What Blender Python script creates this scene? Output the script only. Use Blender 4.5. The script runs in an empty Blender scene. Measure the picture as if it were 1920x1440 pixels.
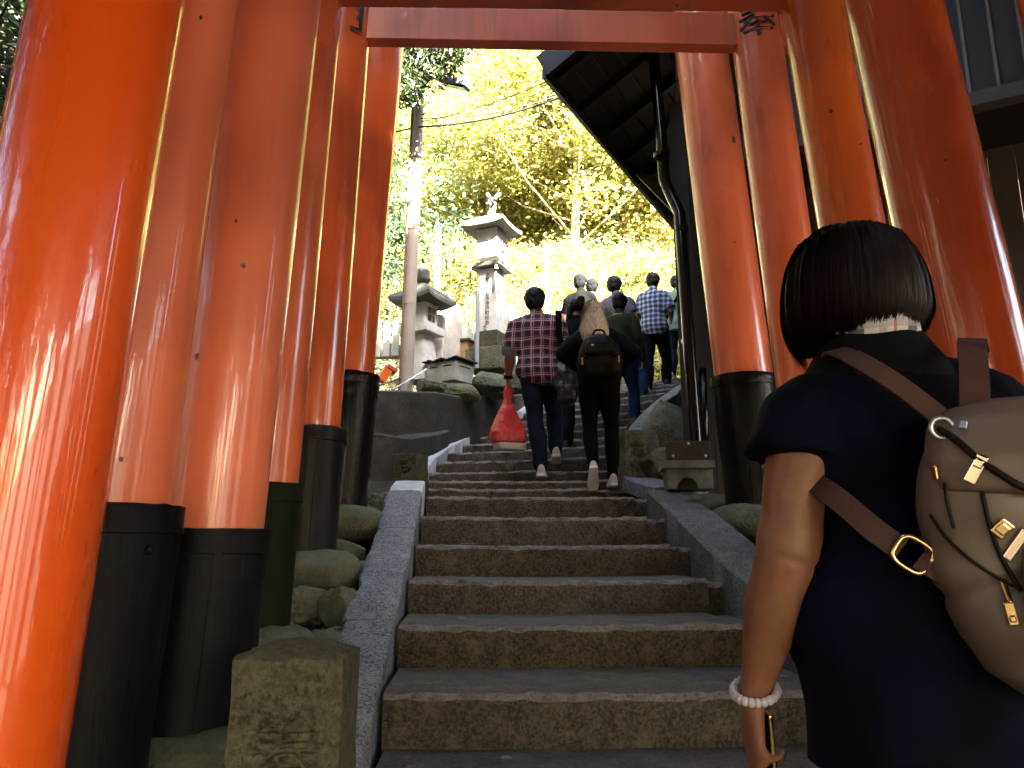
import bpy, math, random
import numpy as np
from mathutils import Vector, Matrix, noise as mnoise

sc = bpy.context.scene
COL = sc.collection
R = math.radians
random.seed(7)

# ------------------------------------------------------------------ camera, sky, sun, exposure
CZ = 1.4                      # height of the lens above the lower ground level
PITCH = 12.0
F = 1442.0                    # focal length in photo pixels (photo 1920 wide)
cam_d = bpy.data.cameras.new('camera')
cam_d.sensor_width = 36.0
cam_d.lens = 36.0 * F / 1920.0
cam_d.clip_start = 0.05
cam_d.clip_end = 600
cam = bpy.data.objects.new('camera', cam_d)
COL.objects.link(cam)
cam.location = (0, 0, CZ)
cam.rotation_euler = (R(90 + PITCH), 0, 0)
sc.camera = cam
sc.render.resolution_x, sc.render.resolution_y = 1024, 768

SUN_EL, SUN_AZ = 38.0, 153.0   # azimuth clockwise from +Y (sun behind and right of the camera)
w = bpy.data.worlds.new('World')
sc.world = w
w.use_nodes = True
nt = w.node_tree
sky = nt.nodes.new('ShaderNodeTexSky')
sky.sky_type = 'NISHITA'
sky.sun_disc = False
sky.sun_elevation = R(SUN_EL)
sky.sun_rotation = R(SUN_AZ)
sky.air_density = 1.3
sky.dust_density = 3.0
sky.ozone_density = 0.6
nt.links.new(sky.outputs[0], nt.nodes['Background'].inputs[0])
nt.nodes['Background'].inputs[1].default_value = 0.055
sd = bpy.data.lights.new('sun', 'SUN')
sd.energy = 5.0
sd.angle = R(0.5)
sd.color = (1.0, 0.90, 0.74)
sun = bpy.data.objects.new('sun', sd)
COL.objects.link(sun)
az, el = R(SUN_AZ), R(SUN_EL)
SUNV = Vector((math.sin(az) * math.cos(el), math.cos(az) * math.cos(el), math.sin(el)))
sun.rotation_euler = SUNV.to_track_quat('Z', 'Y').to_euler()
sun.location = SUNV * 60
vs = sc.view_settings
vs.view_transform = 'Standard'
vs.look = 'None'
vs.gamma = 1
vs.use_curve_mapping = False
vs.exposure = 5.0
sc.cycles.max_bounces = 6
sc.cycles.diffuse_bounces = 4
sc.cycles.glossy_bounces = 3
sc.cycles.transmission_bounces = 4
sc.cycles.transparent_max_bounces = 4
sc.cycles.sample_clamp_indirect = 6
sc.cycles.use_denoising = True

# ------------------------------------------------------------------ measuring helper: photo pixel + forward distance -> point
TP = math.tan(R(PITCH)); CP = math.cos(R(PITCH)); SP = math.sin(R(PITCH))
def at(u, v, Y):
    b = (720 - v) / F
    m = (b + TP) / (1 - b * TP)
    ax = Y * CP + m * Y * SP
    return Vector(((u - 960) / F * ax, Y, m * Y + CZ))

# ------------------------------------------------------------------ mesh helpers
def fbm(p, s=1.0, o=3):
    return mnoise.fractal(Vector(p) * s, 1.0, 2.0, o)

class MB:
    def __init__(s):
        s.v = []; s.f = []; s.mi = []
    def add(s, vs_, fs_, m=0):
        o = len(s.v)
        s.v += [tuple(v) for v in vs_]
        s.f += [tuple(i + o for i in f) for f in fs_]
        s.mi += [m] * len(fs_)
        return s
    def box(s, c, d, M=None, m=0):
        x, y, z = [k / 2 for k in d]
        P = [Vector(p) for p in ((-x,-y,-z),(x,-y,-z),(x,y,-z),(-x,y,-z),(-x,-y,z),(x,-y,z),(x,y,z),(-x,y,z))]
        if M is not None: P = [M @ p for p in P]
        c = Vector(c)
        return s.add([p + c for p in P], [(0,3,2,1),(4,5,6,7),(0,1,5,4),(1,2,6,5),(2,3,7,6),(3,0,4,7)], m)
    def bar(s, a, b, wd, ht, up=(0,0,1), m=0):
        a, b = Vector(a), Vector(b)
        y = (b - a); L = y.length; y.normalize()
        x = y.cross(Vector(up)).normalized(); z = x.cross(y)
        M = Matrix((x, y, z)).transposed()
        return s.box((a + b) / 2, (wd, L, ht), M, m)
    def tube(s, pts, rad, n=10, cap=True, m=0, ref=None):
        pts = [Vector(p) for p in pts]
        rad = [r if isinstance(r, (tuple, list)) else (r, r) for r in (rad if isinstance(rad, (list, tuple)) else [rad] * len(pts))]
        if cap == 'round':
            d0 = (pts[0] - pts[1]).normalized(); d1 = (pts[-1] - pts[-2]).normalized()
            r0 = max(rad[0]); r1 = max(rad[-1])
            pts = [pts[0] + d0 * r0 * .95, pts[0] + d0 * r0 * .7] + pts + [pts[-1] + d1 * r1 * .7, pts[-1] + d1 * r1 * .95]
            rad = [tuple(k * .3 for k in rad[0]), tuple(k * .72 for k in rad[0])] + rad + [tuple(k * .72 for k in rad[-1]), tuple(k * .3 for k in rad[-1])]
        V = []; N = len(pts); X = None
        for i, p in enumerate(pts):
            t = (pts[min(i + 1, N - 1)] - pts[max(i - 1, 0)]).normalized()
            if X is None:
                r_ = Vector(ref) if ref else (Vector((1,0,0)) if abs(t.x) < .9 else Vector((0,1,0)))
                X = (r_ - t * r_.dot(t)).normalized()
            else:
                X = (X - t * X.dot(t)).normalized()
            Yv = t.cross(X)
            for k in range(n):
                a = 2 * math.pi * k / n
                V.append(p + X * math.cos(a) * rad[i][0] + Yv * math.sin(a) * rad[i][1])
        Fc = [(i*n+k, i*n+(k+1)%n, (i+1)*n+(k+1)%n, (i+1)*n+k) for i in range(N-1) for k in range(n)]
        if cap: Fc += [tuple(range(n-1, -1, -1)), tuple((N-1)*n+k for k in range(n))]
        return s.add(V, Fc, m)
    def loft(s, rings, n=24, pw=2.0, cap=True, m=0, M=None):
        V = []
        for (cx, cy, cz, a, b) in rings:
            for k in range(n):
                t = 2 * math.pi * k / n
                c_, s_ = math.cos(t), math.sin(t)
                V.append(Vector((cx + a * math.copysign(abs(c_) ** (2 / pw), c_), cy + b * math.copysign(abs(s_) ** (2 / pw), s_), cz)))
        if M is not None: V = [M @ v for v in V]
        N = len(rings)
        Fc = [(i*n+k, i*n+(k+1)%n, (i+1)*n+(k+1)%n, (i+1)*n+k) for i in range(N-1) for k in range(n)]
        if cap: Fc += [tuple(range(n-1, -1, -1)), tuple((N-1)*n+k for k in range(n))]
        return s.add(V, Fc, m)
    def ell(s, c, r, nu=16, nv=10, M=None, m=0):
        V = []; c = Vector(c)
        for i in range(1, nv):
            p = math.pi * i / nv
            for k in range(nu):
                t = 2 * math.pi * k / nu
                q = Vector((r[0]*math.sin(p)*math.cos(t), r[1]*math.sin(p)*math.sin(t), -r[2]*math.cos(p)))
                V.append((M @ q if M is not None else q) + c)
        b = Vector((0,0,-r[2])); t_ = Vector((0,0,r[2]))
        if M is not None: b, t_ = M @ b, M @ t_
        V += [b + c, t_ + c]
        nb = (nv-1)*nu
        Fc = [(i*nu+k, i*nu+(k+1)%nu, (i+1)*nu+(k+1)%nu, (i+1)*nu+k) for i in range(nv-2) for k in range(nu)]
        Fc += [(nb, (k+1)%nu, k) for k in range(nu)] + [(nb+1, (nv-2)*nu+k, (nv-2)*nu+(k+1)%nu) for k in range(nu)]
        return s.add(V, Fc, m)
    def rock(s, c, r, seed=0, amp=.25, sc_=1.6, nu=40, nv=26, M=None, flat=None):
        o = len(s.v); s.ell((0,0,0), (1,1,1), nu, nv)
        c = Vector(c); pr = random.Random(seed * 13 + 1)
        cuts = [(Vector((pr.gauss(0,1), pr.gauss(0,1), pr.gauss(0,.8))).normalized(), pr.uniform(.62, .92)) for _ in range(15)] if amp > .18 else []
        for i in range(o, len(s.v)):
            q = Vector(s.v[i])
            k = 1 + amp * fbm(q + Vector((seed*7.1, seed*3.3, seed)), sc_, 4)
            cell = mnoise.noise(q * 2.3 + Vector((seed, 1, 2))); k += amp * .35 * (abs(cell) - .2) + amp * .12 * fbm(q * 5, 1, 3)
            q = q * k
            for n_, d_ in cuts:
                ex = q.dot(n_) - d_
                if ex > 0: q = q - n_ * ex * .92
            if cuts: q = q * (1 + .035 * fbm(q * 6 + Vector((seed, 0, 3)), 1, 4))
            q = Vector([math.copysign(abs(t) ** .8, t) for t in q])
            q = Vector((q.x*r[0], q.y*r[1], q.z*r[2]))
            if M is not None: q = M @ q
            s.v[i] = tuple(q + c)
        return s
    def prism(s, poly, a, b, m=0):
        """polygon poly [(x, z)] in the plane of a/b: extruded along Y from a to b"""
        n = len(poly)
        V = [(x, a, z) for x, z in poly] + [(x, b, z) for x, z in poly]
        return s.add(V, [tuple(range(n)), tuple(range(2*n-1, n-1, -1))] + [(i, i+n, (i+1)%n+n, (i+1)%n) for i in range(n)], m)
    def xform(s, M, start=0):
        for i in range(start, len(s.v)): s.v[i] = tuple(M @ Vector(s.v[i]))
        return s
    def mesh(s, name, mats, smooth=False, angle=None):
        me = bpy.data.meshes.new(name)
        me.from_pydata(s.v, [], s.f)
        for m in (mats if isinstance(mats, (list, tuple)) else [mats]): me.materials.append(m)
        if any(s.mi): me.polygons.foreach_set('material_index', s.mi)
        if smooth or angle: me.polygons.foreach_set('use_smooth', [True] * len(me.polygons))
        me.update()
        if angle:
            try: me.set_sharp_from_angle(angle=R(angle))
            except Exception: pass
        return me

def link(name, me, parent=None, loc=None):
    o = bpy.data.objects.new(name, me)
    COL.objects.link(o)
    if parent is not None: o.parent = parent
    if loc is not None: o.location = loc
    return o
def obj(name, mb, mats, parent=None, smooth=False, angle=None, loc=None):
    return link(name, mb.mesh(name, mats, smooth, angle), parent, loc)
def tag(o, label=None, cat=None, group=None, kind=None):
    if label: o['label'] = label
    if cat: o['category'] = cat
    if group: o['group'] = group
    if kind: o['kind'] = kind
    return o
def empty(name, loc=(0,0,0), rz=0, **k):
    o = bpy.data.objects.new(name, None)
    COL.objects.link(o)
    o.location = loc; o.rotation_euler = (0, 0, rz); o.empty_display_size = .1
    return tag(o, **k)
def copy_tree(o, parent=None):
    c = o.copy(); COL.objects.link(c)
    if parent is not None: c.parent = parent
    for ch in list(o.children): copy_tree(ch, c)
    return c
def bevel(o, wd=.006, seg=2):
    m = o.modifiers.new('bevel', 'BEVEL'); m.width = wd; m.segments = seg; m.limit_method = 'ANGLE'; m.angle_limit = R(40)
    return o

# ------------------------------------------------------------------ materials
class NT:
    def __init__(s, name):
        s.m = bpy.data.materials.new(name); s.m.use_nodes = True
        s.t = s.m.node_tree; s.n = s.t.nodes; s.l = s.t.links
        s.b = s.n['Principled BSDF']
        s.tc = s.n.new('ShaderNodeTexCoord')
    def new(s, typ, **kw):
        n = s.n.new(typ)
        for k, v in kw.items():
            if hasattr(n, k): setattr(n, k, v)
        return n
    def co(s, scale=(1,1,1), src='Object', rot=(0,0,0)):
        mp = s.n.new('ShaderNodeMapping'); mp.inputs['Scale'].default_value = scale; mp.inputs['Rotation'].default_value = rot
        s.l.new(s.tc.outputs[src], mp.inputs[0]); return mp.outputs[0]
    def noise(s, scale, det=4, rough=.55, co=None, dist=0):
        n = s.n.new('ShaderNodeTexNoise'); n.inputs['Scale'].default_value = scale; n.inputs['Detail'].default_value = det
        n.inputs['Roughness'].default_value = rough; n.inputs['Distortion'].default_value = dist
        s.l.new(co if co is not None else s.co(), n.inputs['Vector']); return n.outputs['Fac']
    def ramp(s, fac, stops, interp='LINEAR'):
        r = s.n.new('ShaderNodeValToRGB'); r.color_ramp.interpolation = interp
        e = r.color_ramp.elements
        while len(e) < len(stops): e.new(.5)
        for i, (p, c) in enumerate(stops):
            e[i].position = p
            e[i].color = (c, c, c, 1) if isinstance(c, (int, float)) else (*c, 1)
        s.l.new(fac, r.inputs[0]); return r.outputs[0]
    def mix(s, fac, a, b, mode='MIX'):
        n = s.n.new('ShaderNodeMix'); n.data_type = 'RGBA'; n.blend_type = mode
        for i, v in ((0, fac), (6, a), (7, b)):
            if hasattr(v, 'is_linked') or hasattr(v, 'links'): s.l.new(v, n.inputs[i])
            elif i == 0: n.inputs[0].default_value = v
            else: n.inputs[i].default_value = (*v, 1) if not isinstance(v, (int, float)) else (v, v, v, 1)
        return n.outputs[2]
    def math(s, op, a, b=0.0, c=0.0):
        n = s.n.new('ShaderNodeMath'); n.operation = op
        for i, v in enumerate((a, b, c)):
            if isinstance(v, (int, float)): n.inputs[i].default_value = v
            else: s.l.new(v, n.inputs[i])
        return n.outputs[0]
    def set(s, **k):
        for key, v in k.items():
            inp = s.b.inputs[key.replace('_', ' ')]
            if isinstance(v, (int, float)): inp.default_value = v
            elif isinstance(v, tuple): inp.default_value = (*v, 1) if len(v) == 3 else v
            else: s.l.new(v, inp)
        return s
    def bump(s, h, strength=.3, dist=.01):
        n = s.n.new('ShaderNodeBump'); n.inputs['Strength'].default_value = strength; n.inputs['Distance'].default_value = dist
        s.l.new(h, n.inputs['Height']); s.l.new(n.outputs[0], s.b.inputs['Normal']); return s

def plain(name, col, rough=.6, metal=0, var=.15, scale=8, bump=.15, bd=.004, **k):
    t = NT(name)
    f = t.noise(scale, 5)
    c = t.ramp(f, [(.3, tuple(x * (1 - var) for x in col)), (.7, tuple(min(1, x * (1 + var)) for x in col))])
    t.set(Base_Color=c, Roughness=rough, Metallic=metal, **k)
    if bump: t.bump(t.noise(scale * 6, 3), bump, bd)
    return t.m

def vermilion(name, base, fade, rough, coat, dirt_shade=.4, algae=.2, seed=0):
    t = NT(name)
    o = t.co((1,1,.18)); o2 = t.co((1,1,1))
    mp = t.n.new('ShaderNodeVectorMath'); mp.operation = 'ADD'; mp.inputs[1].default_value = (seed*3.1, seed*1.7, seed*2.3)
    t.l.new(o, mp.inputs[0]); o = mp.outputs[0]
    mp2 = t.n.new('ShaderNodeVectorMath'); mp2.operation = 'ADD'; mp2.inputs[1].default_value = (seed*3.1, seed*1.7, seed*2.3)
    t.l.new(o2, mp2.inputs[0]); o2 = mp2.outputs[0]
    f = t.noise(3.5, 4, .6, o)
    c = t.ramp(f, [(.35, base), (.68, fade)])
    shade_stain = t.ramp(t.noise(1.5, 2, .45, o2), [(.42, 0.0), (.62, 1.0)])
    c = t.mix(t.math('MULTIPLY', shade_stain, dirt_shade * .8), c, (.30, .055, .025))  # broad dark blotches: beam shade put into pillar colour, weathering on beams
    al = t.ramp(t.noise(6, 6, .65, t.co((1.4,1.4,.14))), [(.56, 0.0), (.74, 1.0)])
    c = t.mix(t.math('MULTIPLY', al, algae), c, (.17, .12, .025))
    c = t.mix(t.math('MULTIPLY', t.ramp(t.noise(22, 4, .65, t.co((1.5,1.5,.06))), [(.45, 0.0), (.75, 1.0)]), .30), c, fade)
    fine = t.ramp(t.noise(55, 4, .6, o2), [(.68, 0.0), (.75, 1.0)])
    c = t.mix(t.math('MULTIPLY', fine, dirt_shade * .35), c, (.10, .025, .012))
    vo = t.n.new('ShaderNodeTexVoronoi'); vo.inputs['Scale'].default_value = 4.2; t.l.new(o2, vo.inputs['Vector'])
    ed = t.math('ADD', vo.outputs['Distance'], t.math('MULTIPLY', t.noise(60, 2, .5, o2), .06))
    chip = t.math('LESS_THAN', ed, .062)
    c = t.mix(t.math('MULTIPLY', chip, .85 if dirt_shade > .2 else 0.0), c, (.10, .075, .055))
    t.set(Base_Color=c, Roughness=t.ramp(t.noise(5, 4, .6, o), [(.3, rough * .8), (.7, min(1, rough * 1.35))]), Coat_Weight=coat, Coat_Roughness=.025)
    t.b.inputs['Coat IOR'].default_value = 1.6
    t.b.inputs['Specular IOR Level'].default_value = .5
    br = t.noise(38, 3, .6, t.co((1.6,1.6,.05)))
    t.bump(t.math('ADD', t.noise(1.3, 0.0, .4, t.co((1,1,.5))), t.math('MULTIPLY', br, .010)), .10, .02)
    return t.m

V_NEW = vermilion('vermilion_fresh_gloss', (.80,.092,.004), (.82,.110,.007), .25, .9, .06, .03, 1)
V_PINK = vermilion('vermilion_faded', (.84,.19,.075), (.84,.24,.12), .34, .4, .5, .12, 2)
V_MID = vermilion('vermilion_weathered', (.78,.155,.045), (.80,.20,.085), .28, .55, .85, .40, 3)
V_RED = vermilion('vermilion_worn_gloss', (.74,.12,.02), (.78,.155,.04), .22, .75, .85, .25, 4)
V_OLIVE = vermilion('vermilion_algae', (.74,.135,.02), (.74,.20,.04), .26, .6, .6, 1.0, 5)
V_BEAM = vermilion('vermilion_beam', (.74,.16,.075), (.76,.22,.125), .45, .1, .9, .7, 6)
BLACKCAP = plain('black_cap_paint', (.012,.011,.011), .5)

def sleeve_mat(name, col, streak, moss=0, rough=.42):
    t = NT(name)
    s1 = t.noise(9, 6, .65, t.co((1.6,1.6,.16)))
    c = t.ramp(s1, [(.38, col), (.72, streak)])
    m_ = t.ramp(t.noise(2.6, 5, .6), [(.38, 0.0), (.62, 1.0)])
    c = t.mix(t.math('MULTIPLY', m_, moss), c, (.007,.012,.003))
    dr = t.ramp(t.noise(16, 6, .7, t.co((1.8,1.8,.10))), [(.58, 0.0), (.70, 1.0)])
    c = t.mix(t.math('MULTIPLY', dr, .55), c, (.022,.023,.026))
    sp = t.ramp(t.noise(70, 3, .6), [(.66, 0.0), (.72, 1.0)])
    c = t.mix(t.math('MULTIPLY', sp, .25), c, (.04,.038,.035))
    t.set(Base_Color=c, Roughness=t.ramp(s1, [(.3, rough), (.7, min(1, rough * 1.6))]))
    t.b.inputs['Specular IOR Level'].default_value = .16
    t.bump(s1, .5, .010)
    return t.m
S_BLACK = sleeve_mat('sleeve_black', (.0012,.0014,.0022), (.0060,.0064,.0076))
S_GLOSS = sleeve_mat('sleeve_black_gloss', (.003,.003,.0035), (.008,.008,.009), .15, .16)
S_CHAR = sleeve_mat('sleeve_charred', (.0012,.0012,.0016), (.016,.0155,.015), .1, .3)
S_MOSS = sleeve_mat('sleeve_mossy', (.003,.005,.002), (.010,.015,.005), .9, .5)

def stone(name, dark, mid, light, speck=.5, scale=9, rough=.85, moss=0, mosscol=(.055,.075,.02), bstr=.5, bdist=.012, sp_scale=130):
    t = NT(name)
    f = t.noise(scale, 8, .68)
    c = t.ramp(f, [(.30, dark), (.52, mid), (.74, light)])
    sp = t.ramp(t.noise(sp_scale, 3, .7), [(.40, 0.0), (.62, 1.0)])
    c = t.mix(t.math('MULTIPLY', sp, speck), c, light)
    sp2 = t.ramp(t.noise(sp_scale * .8, 2, .6, t.co((1.3,.9,1.1))), [(.60, 0.0), (.68, 1.0)])
    c = t.mix(t.math('MULTIPLY', sp2, speck), c, dark)
    if moss:
        ms = t.ramp(t.noise(4.5, 6, .65), [(.42, 0.0), (.62, 1.0)])
        c = t.mix(t.math('MULTIPLY', ms, moss), c, mosscol)
    t.set(Base_Color=c, Roughness=rough)
    t.b.inputs['Specular IOR Level'].default_value = .3
    h = t.math('ADD', t.noise(scale * 1.5, 8, .7), t.math('MULTIPLY', sp, .25))
    t.bump(h, bstr, bdist)
    return t.m
STEP = stone('worn_step_stone', (.012,.009,.006), (.046,.034,.023), (.155,.118,.074), .66, 14, .82, .25, (.05,.047,.03), .8, .02, 75)
NOSING = stone('worn_pale_nosing', (.06,.05,.042), (.15,.132,.112), (.29,.26,.225), .5, 14, .8, .1, (.05,.047,.03), .8, .02, 75)
TREAD = stone('worn_tread_stone', (.030,.026,.022), (.078,.069,.060), (.16,.145,.125), .5, 9, .8, .12, (.05,.047,.03), .8, .02, 75)
STEP2 = stone('worn_step_stone_grey', (.015,.012,.009), (.052,.042,.032), (.155,.126,.092), .66, 12, .82, .15, (.05,.05,.03), .8, .02, 75)
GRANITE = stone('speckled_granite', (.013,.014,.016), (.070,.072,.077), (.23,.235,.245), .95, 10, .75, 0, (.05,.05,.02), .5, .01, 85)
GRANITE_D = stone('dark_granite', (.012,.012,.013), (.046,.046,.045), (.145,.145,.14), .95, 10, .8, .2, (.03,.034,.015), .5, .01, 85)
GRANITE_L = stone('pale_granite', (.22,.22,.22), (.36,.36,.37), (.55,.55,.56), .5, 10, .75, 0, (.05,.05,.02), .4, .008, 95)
MOSSY = stone('mossy_boulder', (.03,.031,.02), (.08,.083,.055), (.16,.16,.12), .3, 6, .9, .45, (.075,.09,.03), .7, .02, 60)
ROCK = stone('lichen_rock', (.02,.02,.013), (.095,.092,.062), (.27,.26,.20), .35, 6, .9, .5, (.09,.10,.03), .9, .03, 45)
POSTSTONE = stone('old_post_stone', (.008,.008,.005), (.044,.042,.026), (.125,.118,.080), .6, 13, .9, .4, (.06,.07,.025), .8, .014, 60)
CONC = stone('dark_concrete', (.010,.0095,.008), (.032,.030,.026), (.085,.078,.066), .3, 3.6, .8, .2, (.06,.055,.03), .35, .01, 70)
WHITESTONE = stone('pale_shrine_stone', (.40,.39,.36), (.58,.57,.54), (.72,.71,.68), .25, 7, .85, 0, (.05,.05,.02), .3, .006, 80)
LANTERNROOF = stone('lantern_roof_stone', (.045,.045,.043), (.085,.085,.082), (.15,.15,.145), .4, 8, .9, .25, (.10,.11,.05), .5, .01, 70)
SOIL = stone('soil_litter', (.018,.013,.009), (.045,.032,.02), (.10,.07,.04), .5, 9, .95, .3, (.03,.035,.012), .9, .04, 40)
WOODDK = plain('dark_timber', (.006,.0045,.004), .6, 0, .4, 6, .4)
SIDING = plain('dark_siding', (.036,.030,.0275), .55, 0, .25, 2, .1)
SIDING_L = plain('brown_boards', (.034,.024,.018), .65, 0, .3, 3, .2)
BATTEN = plain('batten_grey', (.16,.145,.138), .5)
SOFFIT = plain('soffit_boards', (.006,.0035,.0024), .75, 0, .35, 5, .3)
ROOFTILE = plain('roof_sheet', (.045,.045,.048), .55)
PIPE = plain('black_pipe', (.003,.003,.0035), .16, 0, .1, 8, 0)
METAL = plain('galvanised', (.45,.47,.50), .35, .8, .1, 6, .05)
POLE = plain('utility_pole_paint', (.36,.30,.25), .6, 0, .12, 5, .1)
CONDUIT = plain('brown_conduit', (.18,.11,.075), .55)
WIRE = plain('cable_black', (.003,.003,.003), .6, 0, 0, 5, 0)
GOLD = plain('gold_metal', (.78,.56,.26), .22, 1.0, .1, 8, 0)
INK = plain('ink_black', (.0012,.0012,.0012), .9, 0, 0, 5, 0, Specular_IOR_Level=0.0)
CHARGREEN = plain('dark_green_letter', (.008,.014,.010), .6, 0, .3, 12, .1)
ORANGE = plain('orange_paint', (.70,.13,.02), .4)
PLATE = plain('brown_plate', (.035,.027,.018), .5, .3, .3, 7, .2)

def leaf_mat(name, cols, trans=.45):
    t = NT(name)
    g = t.n.new('ShaderNodeNewGeometry')
    c = t.ramp(g.outputs['Random Per Island'], cols)
    d = t.n.new('ShaderNodeBsdfDiffuse'); tr = t.n.new('ShaderNodeBsdfTranslucent'); gl = t.n.new('ShaderNodeBsdfGlossy')
    gl.inputs['Roughness'].default_value = .35
    t.l.new(c, d.inputs[0]); t.l.new(c, tr.inputs[0])
    m1 = t.n.new('ShaderNodeMixShader'); m1.inputs[0].default_value = trans
    t.l.new(d.outputs[0], m1.inputs[1]); t.l.new(tr.outputs[0], m1.inputs[2])
    m2 = t.n.new('ShaderNodeMixShader'); m2.inputs[0].default_value = .06
    t.l.new(m1.outputs[0], m2.inputs[1]); t.l.new(gl.outputs[0], m2.inputs[2])
    t.l.new(m2.outputs[0], t.n['Material Output'].inputs[0])
    return t.m
LF_YEL = leaf_mat('leaves_yellow_green', [(0, (.17,.20,.045)), (.4, (.36,.36,.10)), (.8, (.50,.47,.16)), (1, (.36,.22,.05))])
LF_GRN = leaf_mat('leaves_green', [(0, (.13,.17,.06)), (.6, (.28,.32,.11)), (1, (.42,.40,.12))])
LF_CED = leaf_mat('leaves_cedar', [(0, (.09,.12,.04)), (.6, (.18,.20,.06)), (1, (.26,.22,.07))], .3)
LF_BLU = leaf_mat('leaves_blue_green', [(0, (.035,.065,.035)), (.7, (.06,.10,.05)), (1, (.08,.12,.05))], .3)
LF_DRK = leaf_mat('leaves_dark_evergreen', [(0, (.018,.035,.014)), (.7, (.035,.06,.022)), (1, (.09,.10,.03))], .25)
BARK = plain('bark_pale', (.34,.28,.18), .9, 0, .3, 7, .6, .02)
BARKD = plain('bark_dark', (.07,.05,.035), .9, 0, .3, 7, .6, .02)

# ------------------------------------------------------------------ stairs in plan
STZ = [(-6,-2.62),(-3,-2.18),(2.82,-.493),(5.82,.378),(6.4,.50),(6.9,.63),(8.8,1.38),(10.2,2.02),(11.7,2.52),(13,2.6),(16,2.9)]
def stairz(y):
    return float(np.interp(y, [p[0] for p in STZ], [p[1] for p in STZ])) + CZ
SXC = [(-6,.75),(2.82,.29),(5.82,.15),(6.9,.06),(7.6,.14),(8.4,.38),(9.4,.84),(10.4,1.42),(11.7,2.15),(13,2.8),(16,4.0)]
def stairx(y):
    return float(np.interp(y, [p[0] for p in SXC], [p[1] for p in SXC]))

# ------------------------------------------------------------------ ground sheet
def ss(a, b, x):
    t = min(1, max(0, (x - a) / (b - a))); return t * t * (3 - 2 * t)
def ground_h(x, y):
    xc = stairx(y)
    base = stairz(min(y, 16))
    inb = ss(1.05, .85, abs(x - xc))
    z = base - .16 - .30 * inb
    if y > 7.1:
        left = ss(-.9, -1.15, x - xc) * ss(7.75, 7.95, y)
        terr = CZ + 1.50 + .09 * (y - 7.8)
        z = z * (1 - left) + max(terr, z) * left
    if y > 13:
        z += .62 * (y - 13) + .006 * (y - 13) ** 2 * (1 if y < 60 else 0) + (.006 * 47 ** 2 if y >= 60 else 0)
    if x < -3.0: z += .42 * (-3.0 - x) * ss(-3, -6, x)
    if x > 9: z += .25 * (x - 9)
    z += .10 * fbm((x * .35, y * .35, 2.0)) * ss(2.2, 5, abs(x - xc)) + .5 * fbm((x * .11, y * .11, 5.0)) * ss(14, 20, y)
    return z
def axis_vals(segs):
    out = []
    for a, b, st in segs:
        n = max(1, int(round((b - a) / st))); out += [a + (b - a) * i / n for i in range(n)]
    return out + [segs[-1][1]]
gx = axis_vals([(-90,-14,6),(-14,-4,1),(-4,4.5,.2),(4.5,14,1),(14,90,6)])
gy = axis_vals([(-60,-6,4),(-6,0,.5),(0,13,.2),(13,40,1.2),(40,120,5)])
g = MB()
g.v = [(x, y, ground_h(x, y)) for y in gy for x in gx]
nx = len(gx)
g.f = [(j*nx+i, j*nx+i+1, (j+1)*nx+i+1, (j+1)*nx+i) for j in range(len(gy)-1) for i in range(nx-1)]
g.mi = [0] * len(g.f)
tag(obj('ground', g, SOIL, smooth=True), 'dark leaf littered soil around the stone stairs and up the wooded slope', kind='structure')

# ------------------------------------------------------------------ stone stairs: every step is a stone
stairs = empty('stone_staircase', (0,0,0), label='worn brown stone staircase climbing through the vermilion gates', kind='structure')
def slab(L, Rr, depth, h, seed, nseg=44, jit=.011, back=None):
    """one long step stone: front top edge from L to Rr, running `depth` back and h down, uneven chipped edges"""
    L, Rr = Vector(L), Vector(Rr)
    d = (Rr - L); fwd = Vector((-d.y, d.x, 0)).normalized()
    prof = [(0.0,-h),(0.0,-h*.72),(0.0,-h*.45),(0.002,-h*.2),(0.004,-.022),(.012,-.006),(.03,0),(depth*.3,-.002),(depth*.65,0),(depth,-.001),(depth,-h)]
    V = []; n = len(prof)
    for i in range(nseg + 1):
        t = i / nseg
        p = L.lerp(Rr, t)
        wob = .010 * fbm((t * 5, seed * 3.7, 0)) 
        sag = -.008 * math.sin(math.pi * t)
        for k, (a, b) in enumerate(prof):
            edge = 1 if 2 <= k <= 7 else .35
            j = jit * fbm((t * 34, seed * 5.1, k * 1.3), 1, 3) * edge
            jz = jit * fbm((t * 30, seed * 2.3 + 9, k * .9), 1, 3) * edge
            V.append(p + fwd * (a + wob * (1 if a < .05 else 0) + j * 1.6) + Vector((0, 0, b + jz + sag * (1 if k > 3 and k < 10 else 0))))
    Fc = [(i*n+k, (i+1)*n+k, (i+1)*n+(k+1)%n, i*n+(k+1)%n) for i in range(nseg) for k in range(n)]
    Fc += [tuple(range(n)), tuple(nseg*n+k for k in range(n-1, -1, -1))]
    mb = MB().add(V, Fc)
    for q in range(nseg * n):
        k = q % n
        if 4 <= k <= 5: mb.mi[q] = 1
        elif 6 <= k <= 8: mb.mi[q] = 2
    return mb
rs = random.Random(3)
def add_step(L, Rr, depth, h, seed, split=None, mat=STEP):
    mat = [mat, NOSING, TREAD]
    L, Rr = Vector(L), Vector(Rr)
    segs = [(0, 1)]
    if split: segs = [(0, split), (split, 1)]
    for a, b in segs:
        wd = (Rr - L).length
        p, q = L.lerp(Rr, a + (.004 if a > 0 else 0)), L.lerp(Rr, b)
        if a > 0:
            fwd = Vector((-(Rr-L).y, (Rr-L).x, 0)).normalized()
            p, q = p + fwd * .035 - Vector((0,0,.012)), q + fwd * .035 - Vector((0,0,.012))
        o = obj('step_stone', slab(p, q, depth, h, seed + a * 3, max(6, int(44 * (b - a) * wd / 1.6))), mat, stairs, smooth=True, angle=50)
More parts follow.
